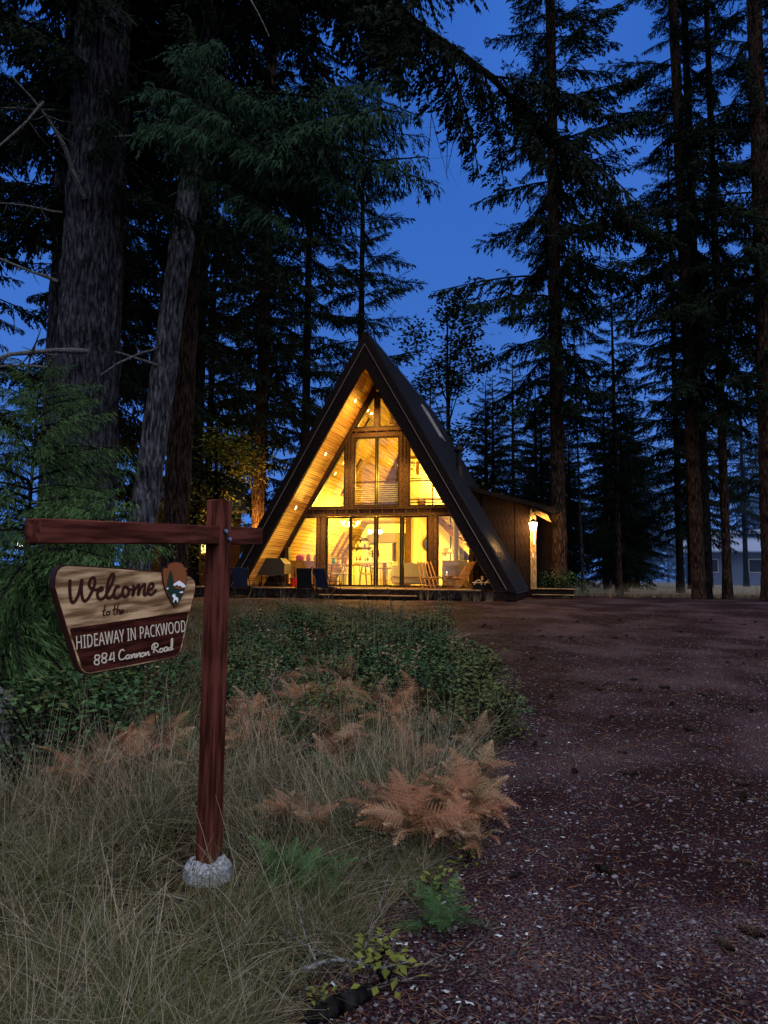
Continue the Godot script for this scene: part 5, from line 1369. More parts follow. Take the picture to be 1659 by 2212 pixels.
const WEED_LABELS := ["tall upright weed with narrow fresh green leaves on the bank", "tall upright weed with narrow olive leaves on the bank", "tall withered weed with tan leaves on the bank"]
const SHRUB_LABELS := ["low dark green shrub with large leaves on the bank", "low fresh green shrub with small leaves on the bank", "loose olive leaved shrub with broad leaves on the bank", "squat grey green shrub with tiny leaves on the bank"]
func make_plants() -> void:
	var r := RandomNumberGenerator.new(); r.seed = 5
	var tan := Color(0.33, 0.27, 0.18); var straw := Color(0.13, 0.105, 0.06); var olive := Color(0.07, 0.068, 0.026); var green := Color(0.04, 0.062, 0.024); var grey := Color(0.19, 0.165, 0.115)
	var kinds := [tuft(1, 30, 0.42, 0.14, [straw, olive, olive, grey], 0.0026, 0.9), tuft(2, 38, 0.3, 0.17, [straw, olive, olive, grey, green], 0.0026, 1.4), tuft(3, 12, 0.66, 0.12, [tan, straw, grey], 0.0019, 0.55), tuft(4, 40, 0.22, 0.17, [olive, green, olive, straw], 0.003, 1.5)]
	var clump := FastNoiseLite.new(); clump.seed = 9; clump.frequency = 1.3
	var xs := [[], [], [], []]
	for i in 11000:
		var zz := 1.5 + pow(r.randf(), 1.9) * 17.5
		var be := bed_edge(zz)
		var x := be - 0.12 - pow(r.randf(), 1.2) * (2.2 + zz * 0.42)
		if Vector2(x + 2.5, zz - 4.6).length() < 0.55: continue
		var pd := Vector2(x + 0.79, zz - 3.4).length()
		if pd < 0.24 or (pd < 0.6 and r.randf() < 0.6): continue
		var k := r.randi() % 4
		var cl := clump.get_noise_2d(x, zz)
		if cl < -0.12 and r.randf() < 0.75: continue
		var lean := clump.get_noise_2d(x * 0.5 + 40.0, zz * 0.5) * 3.0
		if zz < 3.6 and r.randf() < 0.75: k = 1 if r.randf() < 0.6 else 3
		if zz > 7.0 and r.randf() < 0.35: continue
		if zz > 3.6 and r.randf() < 0.25: k = 2
		if zz > 4.8 and r.randf() < 0.2: continue
		if zz > 5.0 and r.randf() < 0.35: continue
		if zz > 5.0 and r.randf() < 0.55: k = 3
		var s := r.randf_range(0.7, 1.25) * (0.62 if zz < 3.8 else 0.9) * (0.7 if be - x < 0.35 else 1.0)
		xs[k].append(Transform3D((Basis(Vector3.UP, lean) * Basis(Vector3.RIGHT, 0.3 + r.randf_range(-0.4, 0.4)) * Basis(Vector3.UP, r.randf() * TAU)).scaled(Vector3(s, s * r.randf_range(0.75, 1.2) * (1.0 + cl * 0.5), s)), gp(x, -zz)))
	for k in 4:
		var o := scatter(self, numbered("tall_grass"), kinds[k].mesh(M.grass), xs[k])
		tag(o, ["dry tan tufts of tall grass covering the bank", "matted olive and straw grass around the sign post", "tall thin seeding grass stalks on the bank", "short greenish grass under the dry stalks"][k], "grass")
	# rough grass beside the deck, on the verge and along the meadow edge
	var vs := []
	for i in 900:
		var x := r.randf_range(5.0, 24.0); var zz := 27.5 + 1.2 * sin(x * 0.4) + r.randf() * 6.0
		vs.append(at(gp(x, -zz), r.randf() * TAU, r.randf_range(0.6, 1.3)))
	for i in 46:
		var p := HT * hp(r.randf_range(0.0, 4.2), 0, -r.randf_range(0.1, 0.3))
		vs.append(at(gp(p.x, p.z), r.randf() * TAU, r.randf_range(0.4, 0.8)))
	var vo := scatter(self, numbered("verge_grass"), kinds[2].mesh(M.grass), vs)
	tag(vo, "ragged dry grass along the deck edge and meadow verge", "grass")
	# ferns
	var gf := [frond(1, 0.62, M.fern_green), frond(2, 0.7, M.fern_green), frond(3, 0.5, M.fern_green)]
	var bf := [frond(4, 0.6, M.fern_brown), frond(5, 0.7, M.fern_brown), frond(6, 0.55, M.fern_tan)]
	var tf := [frond(7, 0.5, M.fern_tan), frond(8, 0.62, M.fern_tan), frond(9, 0.55, M.fern_brown)]
	for k in BROWN_FERNS: fern("bracken_fern", "dried rust brown bracken fern on the grassy bank", gp(k[0], -k[1]), bf if r.randf() < 0.65 else tf, k[2], r, "rust brown bracken on the bank")
	for k in GREEN_FERNS: fern("green_fern", "green bracken fern among the dry grass of the bank", gp(k[0], -k[1]), gf, k[2], r, "green ferns on the bank", 0.12)
	# shrubs
	var protos := []
	for i in 4:
		var o := thing("leafy_shrub", SHRUB_LABELS[i], "shrub", Transform3D(), "leafy shrubs on the bank")
		var lf := part(o, "foliage", shrub_mesh(50 + i, [620, 420, 300, 420][i], [0.55, 0.45, 0.5, 0.38][i], [0.34, 0.3, 0.26, 0.34][i], [0.055, 0.045, 0.06, 0.035][i]), [M.shrub, M.shrub_mid, M.shrub_olive, M.shrub_grey][i])
		lf.set_meta("kind", "stuff")
		part(o, "stems", stem_mesh(60 + i, 9, 0.5, 0.34), M.bark_dark)
		protos.append(o)
	var spots := SHRUBS
	for i in spots.size():
		var X := at(gp(spots[i][0], -spots[i][1]), r.randf() * TAU, spots[i][2])
		if i < 4: protos[i].transform = X
		else:
			var w: int = [1, 2, 3, 1, 0, 2, 3][i % 7]
			copy(protos[w], "leafy_shrub", SHRUB_LABELS[w], X)
	# tall leafy weeds standing above the shrubs
	var weeds := []
	for i in 3:
		var o := thing("tall_weed", WEED_LABELS[i], "weed", Transform3D(), "tall weeds on the bank")
		var b := MB.new(); var l := MB.new()
		var rr := RandomNumberGenerator.new(); rr.seed = 90 + i
		for q in 4:
			var a := rr.randf() * TAU
			var h := rr.randf_range(0.55, 0.95)
			var tip := Vector3(cos(a) * 0.16, h, sin(a) * 0.16)
			b.tube(PackedVector3Array([Vector3.ZERO, tip * Vector3(0.35, 0.5, 0.35), tip]), PackedFloat32Array([0.005, 0.004, 0.0015]), 4)
			for k in 18:
				var u := 0.2 + 0.8 * k / 18.0
				var p := tip * Vector3(u * u, u, u * u)
				var x := (Vector3(cos(k * 2.4), rr.randf_range(0.0, 0.7), sin(k * 2.4))).normalized() * 0.085 * (1.15 - u * 0.7)
				var y := x.cross(Vector3.UP).normalized() * 0.014
				var gg := rr.randf_range(0.7, 1.3)
				l.col = Color(gg, gg, gg)
				l.quad(p, p + x * 0.5 + y, p + x, p + x * 0.5 - y)
		part(o, "stems", b, M.bark_pale)
		part(o, "leaves", l, [M.shrub_mid, M.shrub_olive, M.fern_tan][i])
		weeds.append(o)
	for i in 60:
		var zz := 4.6 + pow(r.randf(), 0.8) * 8.5
		var X := at(gp(bed_edge(zz) - 0.2 - r.randf() * (1.5 + zz * 0.26), -zz), r.randf() * TAU, r.randf_range(0.7, 1.1))
		if i < 3: weeds[i].transform = X
		else: copy(weeds[i % 3], "tall_weed", WEED_LABELS[i % 3], X)
	# lamp-lit shrub by the entry wall
	var eb := [[5.1, 6.6, 1.9], [5.6, 6.7, 2.2], [6.1, 6.3, 1.8]]
	for k in eb:
		var q := HT * hp(k[0], 0, k[1])
		copy(protos[1], "leafy_shrub", "tall dim shrub against the recessed entry wall of the wing", at(gp(q.x, q.z), k[0] * 3.0, k[2]), "shrubs by the entry wall")
	# small yellow green plants at the gravel edge
	var yp := thing("seedling", "small yellow green seedling at the edge of the gravel", "plant", Transform3D(), "yellow green seedlings along the gravel")
	part(yp, "leaves", shrub_mesh(80, 34, 0.16, 0.12, 0.05), M.shrub_yellow)
	part(yp, "stems", stem_mesh(81, 4, 0.14, 0.1), M.bark_dark)
	var ys := [[0.02, 2.62, 0.9], [-0.02, 2.75, 0.8], [0.42, 3.6, 0.6], [0.55, 4.3, 0.8], [0.66, 4.55, 0.7], [1.02, 6.2, 0.9], [1.12, 5.9, 0.8], [1.3, 7.0, 0.9], [1.1, 8.1, 0.8], [0.4, 3.95, 0.6], [0.28, 3.3, 0.7], [1.35, 9.5, 1.0], [-0.2, 2.5, 0.5], [0.35, 4.6, 0.8]]
	for i in ys.size():
		var X := at(gp(ys[i][0], -ys[i][1]), i * 1.7, ys[i][2])
		if i == 0: yp.transform = X
		else: copy(yp, "seedling", "small yellow green seedling at the edge of the gravel", X)

func make_litter() -> void:
	var r := RandomNumberGenerator.new(); r.seed = 15
	# pebbles pressed into the drive
	var pb := MB.new()
	var c6 := [Vector3(1, 0, 0.1), Vector3(0.3, 0.1, 0.9), Vector3(-0.8, 0, 0.5), Vector3(-0.7, 0.1, -0.6), Vector3(0.4, 0, -0.9)]
	for i in 5:
		var a: Vector3 = c6[i]; var b: Vector3 = c6[(i + 1) % 5]
		var ta := a * 0.5 + Vector3(0, 0.55 + 0.12 * (i % 3), 0); var tb := b * 0.5 + Vector3(0, 0.55 + 0.12 * ((i + 1) % 3), 0)
		pb.tri(Vector3(0.1, 0.75, 0), tb, ta)
		pb.quad(ta, tb, b, a)
		pb.tri(a, b, Vector3(0, -0.5, 0))
	var xs := []; var cs := []
	for i in 30000:
		var zz := 1.9 + pow(r.randf(), 1.8) * 11.0
		var x := bed_edge(zz) - 0.25 + pow(r.randf(), 0.8) * (1.4 + zz * 0.62)
		var s := r.randf_range(0.0025, 0.007) * (1.0 + 1.3 * pow(r.randf(), 6.0))
		xs.append(Transform3D((Basis(Vector3.UP, r.randf() * TAU) * Basis(Vector3.RIGHT, r.randf_range(-0.5, 0.5)) * Basis(Vector3.BACK, r.randf_range(-0.5, 0.5))).scaled(Vector3(s * r.randf_range(0.8, 1.6), s * r.randf_range(0.6, 1.1), s)), gp(x, -zz) + Vector3(0, 0.0125, 0)))
		var g := (0.05 + 0.13 * pow(r.randf(), 2.5)) * (2.2 if r.randf() < 0.008 else 1.0)
		cs.append(Color(g * 1.0, g * 0.92, g * 1.02))
	var o := scatter(self, "gravel", pb.mesh(M.litter), xs, cs)
	tag(o, "loose grey and reddish stones on the driveway", "gravel")
	# needles, bark crumbs
	var nd := MB.new()
	nd.quad(Vector3(-1, 0, -0.05), Vector3(0, 0.1, -0.08), Vector3(1, 0, 0.05), Vector3(0, 0.06, 0.08))
	xs = []; cs = []
	for i in 30000:
		var zz := 1.9 + pow(r.randf(), 1.5) * 17.0
		var x := bed_edge(zz) - 0.4 + pow(r.randf(), 1.4) * (1.8 + zz * 0.6)
		if zz > 17.0: x = r.randf_range(-2.0, 12.0)
		var s := r.randf_range(0.008, 0.03) * (1.0 + zz * 0.05)
		xs.append(Transform3D((Basis(Vector3.UP, r.randf() * TAU) * Basis(Vector3.BACK, r.randf_range(-0.3, 0.3))).scaled(Vector3(s, s, s)), gp(x, -zz) + Vector3(0, 0.019, 0)))
		var g := r.randf_range(0.5, 1.2)
		cs.append(Color(0.17 * g, 0.075 * g, 0.04 * g) if r.randf() < 0.7 else Color(0.16 * g, 0.13 * g, 0.1 * g))
	o = scatter(self, "needle_litter", nd.mesh(M.litter), xs, cs)
	tag(o, "fallen brown needles and bark crumbs strewn over the gravel", "litter")
	# pale lichen flakes along the bank
	var lf := MB.new()
	lf.quad(Vector3(-1, 0, 0.1), Vector3(-0.2, 0.25, 0.45), Vector3(0.9, 0.05, 0.3), Vector3(0.1, 0.3, -0.35))
	lf.quad(Vector3(0.1, 0.3, -0.35), Vector3(0.9, 0.05, 0.3), Vector3(1.5, 0.35, -0.2), Vector3(0.7, 0.1, -0.7))
	xs = []; cs = []
	for i in 480:
		var zz := 1.9 + pow(r.randf(), 1.3) * 7.5
		var x := bed_edge(zz) + 0.12 + r.randfn() * 0.22 * (1.0 + zz * 0.05)
		if r.randf() < 0.1: x = bed_edge(zz) + r.randf() * (1.2 + zz * 0.35)
		var s := 0.003 + 0.012 * pow(r.randf(), 2.0)
		xs.append(Transform3D(Basis(Vector3.UP, r.randf() * TAU).scaled(Vector3(s, s, s)), gp(x, -zz) + Vector3(0, 0.02, 0)))
		var g := r.randf_range(0.2, 0.5)
		cs.append(Color(g * 0.93, g, g))
	o = scatter(self, "lichen_flakes", lf.mesh(M.litter), xs, cs)
	o.set_meta("kind", "stuff")
	tag(o, "pale flakes of fallen lichen along the edge of the bank", "lichen")
	# cones
	var cone := thing("fir_cone", "dark fallen fir cone lying on the gravel driveway", "fir cone", Transform3D(), "fir cones on the driveway")
	var cb := MB.new()
	for i in 9:
		for k in 7:
			var t := i / 8.0
			var rr := 0.016 * sin(0.35 + t * 2.5)
			var a := TAU * (k + 0.5 * (i % 2)) / 7.0
			var e := Vector3(0, cos(a), sin(a)); var f := Vector3(0, -sin(a), cos(a))
			var p := Vector3(-0.035 + t * 0.07, 0.012, 0) + e * rr * 0.55
			cb.quad(p - f * 0.006, p + e * rr * 0.7 + Vector3(0.009, 0, 0), p + f * 0.006, p + Vector3(-0.006, 0, 0))
	part(cone, "scales", cb, M.bark_red)
	var core := MB.new()
	core.lathe(v2([0.0, -0.036, 0.009, -0.02, 0.011, 0.01, 0.0, 0.036]), 7, Transform3D(Basis(Vector3.BACK, PI / 2), Vector3(0, 0.012, 0)))
	part(cone, "core", core, M.bark_dark)
	for i in 72:
		var zz := 2.6 + pow(r.randf(), 0.9) * 13.0
		var x := bed_edge(zz) + 0.15 + r.randf() * (0.7 + zz * 0.42)
		var X := at(gp(x, -zz) + Vector3(0, 0.016, 0), r.randf() * TAU, r.randf_range(0.8, 1.5))
		if i == 0: cone.transform = X
		else: copy(cone, "fir_cone", "dark fallen fir cone lying on the gravel driveway", X)
	# charred log end and a lichen covered stick by the camera side of the bank
	var cl := thing("charred_log", "short blackened log end half buried at the gravel edge", "log", at(gp(-0.12, -2.5), 0.6))
	var lb := MB.new()
	lb.tube(PackedVector3Array([Vector3(-0.14, 0.02, 0), Vector3(-0.05, 0.035, 0.01), Vector3(0.06, 0.03, 0), Vector3(0.13, 0.035, -0.01)]), PackedFloat32Array([0.02, 0.032, 0.028, 0.015]), 9)
	part(cl, "log", lb, M.bark_dark)
	var ls := thing("lichen_stick", "crooked stick covered in pale lichen beside the blackened log", "stick", at(gp(-0.08, -2.68)))
	dead_branch(ls, [Vector3(-0.2, 0.05, 0.03), Vector3(-0.06, 0.07, 0.0), Vector3(0.06, 0.05, 0.02), Vector3(0.2, 0.06, -0.02)], 0.011, M.lichen, 7, 61)
	# fallen twigs
	for i in 16:
		var zz := 2.4 + r.randf() * 5.0
		var x := bed_edge(zz) + r.randf_range(-0.3, 0.5)
		var t := thing("fallen_twig", "thin pale fallen twig on the gravel edge", "twig", at(gp(x, -zz) + Vector3(0, 0.025, 0), r.randf() * TAU), "fallen twigs along the bank")
		var b := MB.new()
		var l := r.randf_range(0.15, 0.4)
		b.tube(PackedVector3Array([Vector3(-l, 0.01, 0), Vector3(-l * 0.3, 0.02, 0.02), Vector3(l * 0.3, 0.005, -0.015), Vector3(l, 0.02, 0.02)]), PackedFloat32Array([0.0025, 0.0035, 0.003, 0.0015]), 5)
		b.tube(PackedVector3Array([Vector3(0, 0.012, 0), Vector3(l * 0.3, 0.03, l * 0.25)]), PackedFloat32Array([0.002, 0.001]), 4)
		part(t, "stem", b, M.bark_pale)

const BROWN_FERNS := [[-1.51,10.9,0.97],[-0.75,6.18,1.09],[-0.89,9.84,1.01],[-1.38,10.23,0.88],[-0.55,6.58,1.09],[-1.29,9.12,1.04],[-0.59,6.4,1.11],[-1.12,7.39,1.05],[-1.16,10.2,0.99],[-0.62,7.71,0.94],[-0.58,7.58,1.11],[-0.65,7.91,0.97],[-0.88,8.34,0.9],[-0.86,6.54,0.86],[-0.52,5.64,0.93],[-0.23,6.01,0.95],[-0.35,6.76,1.04],[-0.42,6.3,1.07],[-0.36,5.8,1.12],[-0.38,5.36,1.03],[-0.45,6.37,0.9],[-0.35,7.3,1.06],[-0.26,5.03,1.04],[-0.05,6.5,0.91],[-0.34,6.97,0.96],[0.05,6.4,0.85],[-0.07,6.3,0.94],[-0.34,6.74,0.87],[0.4,6.63,0.78],[0.3,6.35,1.03],[0.1,5.67,0.97],[0.2,4.84,0.89],[0.16,5.94,0.77],[0.26,6.35,1.01],[0.42,5.75,0.77],[0.18,4.67,0.78],[0.13,3.73,0.76],[0.3,3.6,0.83],[0.52,4.02,0.92],[0.46,4.25,0.75],[0.12,3.73,0.95],[0.6,4.52,0.89],[0.46,4.04,0.93],[0.31,4.01,0.9],[0.15,3.67,0.97],[0.55,4.0,0.73],[0.55,4.0,0.74],[0.11,4.04,0.87],[0.39,3.67,0.78],[0.07,3.81,0.92],[0.52,4.17,0.95],[0.13,3.99,0.81],[0.49,3.86,0.84],[0.76,6.06,0.69],[0.67,5.29,0.89],[0.75,5.85,0.77],[0.7,5.24,0.68],[0.5,3.66,0.61],[0.45,3.9,0.76],[0.39,3.99,0.7],[0.31,3.76,0.78],[0.43,3.87,0.78],[-1.57,5.14,0.85],[-1.51,4.85,0.98],[-2.19,5.18,0.9],[-1.85,4.7,1.01],[-1.87,4.69,0.9],[-1.58,4.77,0.79],[-1.79,4.38,0.86],[-1.58,4.56,0.93],[-1.72,4.32,0.89],[-1.5,5.0,1.0],[-1.48,4.63,0.88],[-1.9,4.45,0.86],[-1.78,5.22,0.79],[-1.88,4.41,0.81],[-1.48,4.91,0.92],[-1.81,4.61,0.79],[-1.64,4.3,0.81],[-1.7,4.96,0.85],[-1.02,5.76,1.02],[-1.34,6.15,0.9],[-1.06,5.54,0.97],[-1.12,5.99,0.97],[-1.08,5.71,0.85],[-1.11,6.53,0.93],[-0.36,3.82,0.66],[-0.53,3.99,0.73],[-0.49,3.96,0.77],[-0.51,3.95,0.6],[0.21,12.04,1.06],[0.5,12.55,1.14],[0.53,13.18,0.87],[-0.74,10.99,0.94],[-1.3,11.76,0.92],[-0.9,12.08,0.92],[0.85,10.06,0.9],[1.08,10.42,1.01],[-0.43,5.41,0.7],[-0.25,4.95,0.86],[-0.32,4.76,0.89],[-0.32,5.06,0.85],[-0.32,5.06,0.8],[-0.98,5.13,0.85],[-0.83,5.69,0.82],[-0.81,5.12,0.81],[-0.98,5.52,0.73],[-0.98,5.12,0.93],[0.14,8.5,0.89],[0.46,9.61,0.99],[0.21,7.8,0.99],[0.39,9.88,0.93]]
const GREEN_FERNS := [[-0.31,3.41,0.73],[-0.3,3.28,0.6],[-0.43,3.43,0.78],[-0.41,3.41,0.78],[-0.43,3.39,0.77],[-0.31,3.25,0.74],[-0.15,4.6,0.92],[-0.27,4.86,0.85],[-0.19,4.59,0.82],[-0.31,4.78,0.7],[-0.06,4.41,0.85],[-0.05,4.62,0.68],[-0.02,8.06,1.04],[-1.08,8.4,0.89],[-0.57,7.35,1.07],[-0.07,9.06,0.97],[-0.4,10.05,0.97],[-0.0,9.06,1.06],[-0.09,7.84,0.98],[-1.67,8.96,0.97],[-1.43,8.73,0.95],[-1.77,10.73,1.0],[-1.58,8.52,0.89],[-1.8,11.5,1.15],[0.29,2.98,0.6],[0.18,3.09,0.59],[0.2,2.99,0.53],[0.28,3.03,0.67],[-0.07,6.92,0.77],[0.3,8.45,0.82],[-0.17,7.96,0.85],[0.38,7.21,0.86],[-1.26,5.35,0.91],[-1.34,5.37,0.88],[-1.69,6.02,0.71],[-1.57,4.68,0.81],[-1.57,4.55,0.88],[-1.78,4.92,0.74],[-0.84,6.64,0.83],[-0.92,6.41,0.85],[-0.91,5.86,0.86],[-0.62,6.26,0.69],[0.09,4.82,0.77],[0.05,5.08,0.79],[0.11,5.02,0.71],[-0.4,7.35,0.8],[-0.74,7.0,1.01],[-0.51,6.18,0.91],[-0.81,6.87,0.93],[-0.47,6.66,0.77],[-0.58,6.5,0.8]]
const SHRUBS := [[0.34,6.92,0.85],[0.79,8.08,0.86],[0.68,6.56,1.02],[1.08,7.68,0.86],[0.55,6.56,0.86],[1.04,7.97,0.89],[0.5,5.37,0.8],[0.7,6.39,0.78],[0.7,5.64,0.79],[0.62,6.56,0.84],[0.11,6.77,1.0],[0.78,8.79,0.93],[0.92,7.3,1.12],[0.85,9.0,0.85],[0.86,7.58,1.1],[0.7,8.93,0.87],[0.78,7.41,0.94],[-1.34,13.13,0.9],[-2.07,11.7,0.78],[-2.3,11.22,0.84],[-1.51,11.78,0.81],[-1.66,13.8,0.78],[-1.38,12.56,0.76],[-2.04,11.44,0.71],[-1.75,13.76,0.91],[-2.11,10.8,0.81],[-0.18,12.59,0.77],[0.34,11.9,0.81],[-0.43,11.53,0.72],[-0.08,11.48,0.81],[0.07,11.74,0.73],[0.62,11.45,0.85],[0.66,12.17,0.76],[-2.96,7.03,1.03],[-3.12,7.44,1.09],[-2.91,6.85,1.15],[-2.3,5.51,1.2],[-2.3,5.57,0.99],[-2.08,6.3,1.01],[-2.92,7.32,1.08],[-2.23,7.17,0.96],[-2.37,7.98,0.95],[-2.25,5.81,1.12],[-2.43,5.94,0.94],[-2.33,5.75,1.12],[-2.0,5.37,1.08],[-2.12,6.81,0.96],[-2.98,7.44,0.94],[-3.32,7.78,1.09],[-2.15,4.76,1.23],[-2.45,4.95,1.23],[-2.16,4.44,0.97],[-2.54,5.57,1.17],[-2.28,5.19,1.14],[-2.64,6.07,1.05],[-2.3,4.95,1.01],[-1.5,7.44,1.0],[-1.47,7.64,0.88],[-1.15,6.61,0.89],[-1.41,8.19,0.8],[-1.58,8.24,0.96],[0.88,6.06,0.91],[0.9,5.87,0.91],[0.95,5.95,0.76],[0.85,5.92,0.87],[0.13,12.73,0.84],[-1.78,12.76,0.72],[-0.67,13.8,0.68],[-1.79,13.98,0.88],[-0.27,13.89,0.88],[-0.05,13.03,0.75],[-1.22,12.63,0.83],[-1.82,12.43,0.7],[-1.45,8.85,0.68],[-1.26,6.48,0.73],[-1.56,7.48,0.76],[-1.19,7.16,0.85],[-1.13,8.08,0.83],[-1.7,8.44,0.7],[-1.16,8.08,0.85],[-1.12,7.89,0.73],[-0.92,8.5,0.72],[-0.35,7.5,0.83],[-0.26,7.62,0.8],[-0.61,7.62,0.84],[-1.03,8.6,0.83],[0.16,6.72,0.77],[0.22,8.2,0.83],[0.1,7.35,0.89],[0.03,6.58,0.87],[-0.03,6.87,0.9],[-1.21,8.79,1.05],[-1.07,10.31,1.12],[-1.25,10.91,0.94],[-1.68,9.07,0.88],[-1.15,9.87,1.1],[-0.82,10.33,1.09],[-1.07,9.92,1.12],[-1.1,10.44,1.0],[-0.59,9.63,1.06],[-0.77,9.66,0.86],[-0.47,7.51,0.99],[-0.12,9.52,0.9],[-0.31,8.13,1.1],[-0.22,8.74,1.12],[0.09,7.47,1.09],[-0.18,8.99,0.88],[0.05,7.49,1.12],[0.39,8.2,1.0],[-0.3,8.03,1.03],[-0.0,9.4,1.0],[-1.36,6.64,0.72],[-1.21,6.22,0.78],[-1.33,6.49,0.84],[-1.35,6.85,0.78],[-1.27,7.32,0.89],[-0.53,5.36,0.6],[-0.42,6.11,0.76],[-0.25,6.32,0.61],[-0.26,5.88,0.67],[-0.5,5.95,0.72],[-0.5,6.3,0.69],[0.61,8.82,0.98],[0.3,9.18,0.88],[0.86,11.6,1.04],[0.45,9.25,0.87],[0.59,9.1,0.86],[0.72,11.0,1.07],[0.38,10.13,1.14],[0.1,10.44,1.09]]


const INSIDE := 25.0
const SOFFIT := 14.0
const LANTERN := 7.5
func make_neighbours() -> void:
	var o := thing("neighbour_house", "low blue house with pale metal roof across the meadow", "house", Transform3D(Basis(Vector3.UP, -0.35), gp(33.0, -62.0)))
	boxp(o, "wall", Vector3(0, 1.3, 0), Vector3(12.0, 3.0, 7.0), M.neighbour_wall)
	var b := MB.new()
	b.prism(v2([-4.4, 2.7, 0.0, 4.6, 4.4, 2.7, 4.4, 2.82, 0.0, 4.74, -4.4, 2.82]), -6.6, 6.6, Transform3D(Basis(Vector3.UP, PI / 2), Vector3.ZERO))
	part(o, "roof", b, M.neighbour_roof)
	boxp(o, "dormer_edge", Vector3(0.5, 4.6, 1.0), Vector3(5.0, 0.25, 1.8), M.neighbour_roof, Basis(Vector3.RIGHT, 0.12))
	for x in [-4.3, -1.0, 2.6]:
		var w := node(o, "window")
		boxp(w, "window_frame", Vector3(x, 1.6, 3.52), Vector3(1.05, 1.15, 0.08), M.skylight_frame)
		boxp(w, "pane", Vector3(x, 1.6, 3.57), Vector3(0.9, 1.0, 0.02), M.black)
	# shed with a lit porch lamp behind the big trunks
	o = thing("garden_shed", "small dark shed with a lit window behind the leaning trunk", "shed", Transform3D(Basis(Vector3.UP, 0.25), gp(-8.6, -31.0)))
	boxp(o, "wall", Vector3(0, 1.6, 0), Vector3(4.4, 3.4, 3.4), M.siding)
	b = MB.new()
	b.prism(v2([-2.1, 3.3, 0.0, 4.9, 2.1, 3.3, 2.1, 3.42, 0.0, 5.04, -2.1, 3.42]), -2.4, 2.4, Transform3D(Basis(Vector3.UP, PI / 2), Vector3.ZERO))
	part(o, "roof", b, M.roof_metal)
	var w2 := node(o, "window")
	boxp(w2, "window_frame", Vector3(1.0, 2.0, 1.72), Vector3(1.1, 0.9, 0.06), M.dark_wood)
	boxp(w2, "pane", Vector3(1.0, 2.0, 1.76), Vector3(0.95, 0.75, 0.02), M.window_glow)
	for k in [[-4.9, 3.1, -26.0, "glowing porch globe on a thin pole behind the yellow maple"], [-12.8, 2.6, -25.0, "glowing globe on a thin pole deep in the fir stand"]]:
		var p := Vector3(k[0], k[1], k[2])
		o = thing("garden_lamp", k[3], "lamp", Transform3D(Basis(), p))
		var sp := SphereMesh.new(); sp.radius = 0.11; sp.height = 0.22; sp.radial_segments = 16; sp.rings = 8; sp.material = M.lantern_glow
		put(o, "globe", sp)
		b = MB.new(); b.bar(Vector3(0, -(k[1] - 0.7), 0), Vector3(0, -0.1, 0), 0.025); part(o, "pole", b, M.dark_metal)
		omni(p, Color(1.0, 0.7, 0.3), YARD, 0.12)
func make_mist() -> void:
	var f := FogVolume.new()
	f.name = "meadow_mist"
	f.size = Vector3(120, 17, 75)
	f.shape = RenderingServer.FOG_VOLUME_SHAPE_BOX
	var fm := FogMaterial.new()
	fm.density = 0.007
	fm.albedo = Color(0.55, 0.75, 1.0)
	f.material = fm
	f.set_meta("kind", "stuff")
	add_child(f)
	f.position = Vector3(58, 8, -87)

const YARD := 30.0

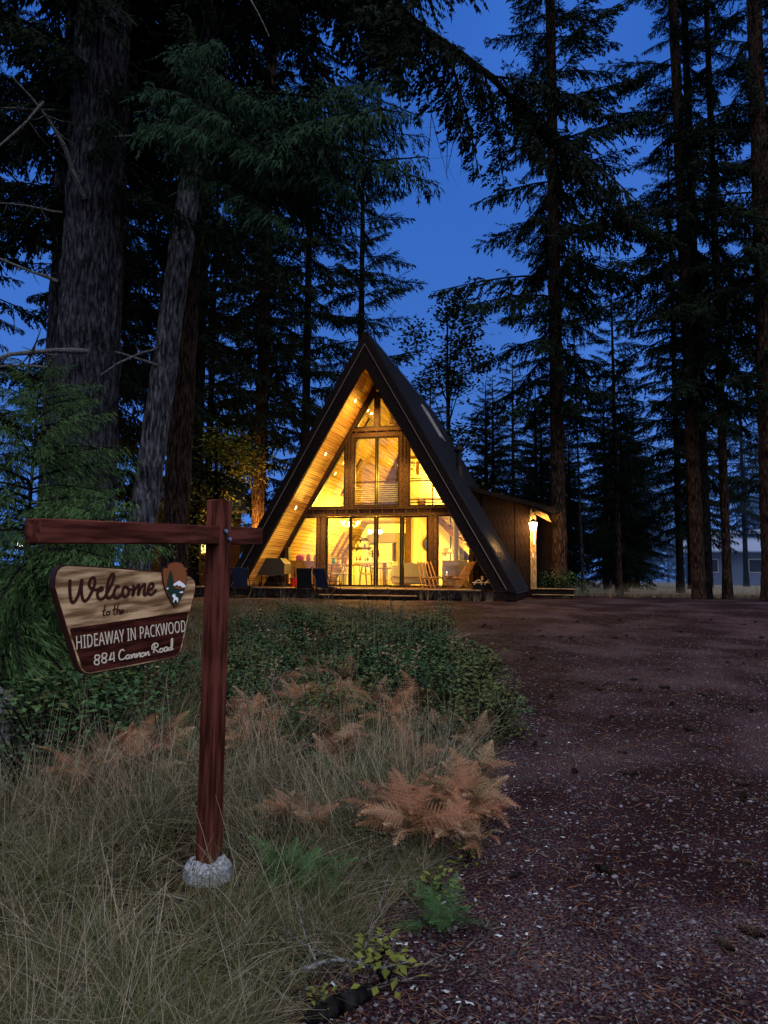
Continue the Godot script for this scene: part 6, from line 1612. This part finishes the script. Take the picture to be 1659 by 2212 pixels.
func _ready() -> void:
	rng.seed = 7
	# camera
	var cam := Camera3D.new()
	cam.name = "camera"
	cam.fov = 71.61
	cam.near = 0.05
	cam.far = 600.0
	add_child(cam)
	var pitch := 0.0928
	var roll := 0.00873
	var up0 := Vector3(0, cos(pitch), sin(pitch))
	var rt := Vector3.RIGHT * cos(roll) + up0 * sin(roll)
	var up := up0 * cos(roll) - Vector3.RIGHT * sin(roll)
	cam.transform = Transform3D(Basis(rt, up, rt.cross(up)), Vector3(0, 1.5, 0))
	cam.current = true
	# sky, exposure
	var we := WorldEnvironment.new()
	we.name = "environment"
	var env := Environment.new()
	var sky := Sky.new()
	var sm := ProceduralSkyMaterial.new()
	sm.sky_top_color = lin(0.014, 0.08, 0.36)
	sm.sky_horizon_color = lin(0.055, 0.16, 0.5)
	sm.sky_curve = 0.35
	sm.ground_bottom_color = lin(0.01, 0.01, 0.015)
	sm.ground_horizon_color = lin(0.03, 0.06, 0.14)
	sm.sun_angle_max = 1.0
	var cn := FastNoiseLite.new(); cn.seed = 8; cn.frequency = 0.012; cn.fractal_octaves = 4
	var ci := cn.get_seamless_image(512, 256)
	var cov := Image.create_empty(512, 256, false, Image.FORMAT_RGBA8)
	for y in 256:
		for x in 512:
			cov.set_pixel(x, y, Color(0.42, 0.5, 0.62, smoothstep(0.42, 0.8, ci.get_pixel(x, y).r) * 0.55))
	sm.sky_cover = ImageTexture.create_from_image(cov)
	sm.sky_cover_modulate = Color(0.6, 0.75, 1.0, 0.35)
	sky.sky_material = sm
	env.sky = sky
	env.background_mode = Environment.BG_SKY
	env.background_energy_multiplier = 1.3
	env.tonemap_mode = Environment.TONE_MAPPER_LINEAR
	env.tonemap_exposure = 1.0
	env.volumetric_fog_enabled = true
	env.volumetric_fog_density = 0.0
	env.sdfgi_enabled = true
	env.ssao_enabled = true
	env.ssil_enabled = true
	we.environment = env
	add_child(we)
	# last glow of the evening sky behind the camera: very soft, no clear shadows
	var sun := DirectionalLight3D.new()
	sun.name = "evening_light"
	sun.light_color = Color(0.9, 0.92, 1.0)
	sun.light_energy = 0.68
	sun.light_angular_distance = 70.0
	sun.shadow_enabled = true
	add_child(sun)
	sun.look_at_from_position(Vector3(1.2, 9, 5), Vector3.ZERO)
	make_materials()
	glow("lantern_glow", Color(1.0, 0.93, 0.8), 9.0)
	glow("bulb_glow", Color(1.0, 0.93, 0.75), 7.0)
	glow("down_glow", Color(1.0, 0.93, 0.75), 6.0)
	glow("window_glow", Color(0.9, 0.95, 0.6), 1.2)
	make_ground()
	make_cabin()
	make_deck()
	make_trees()
	make_neighbours()
	make_sign()
	make_inside()
	make_outdoor_things()
	make_plants()
	make_litter()
	make_mist()
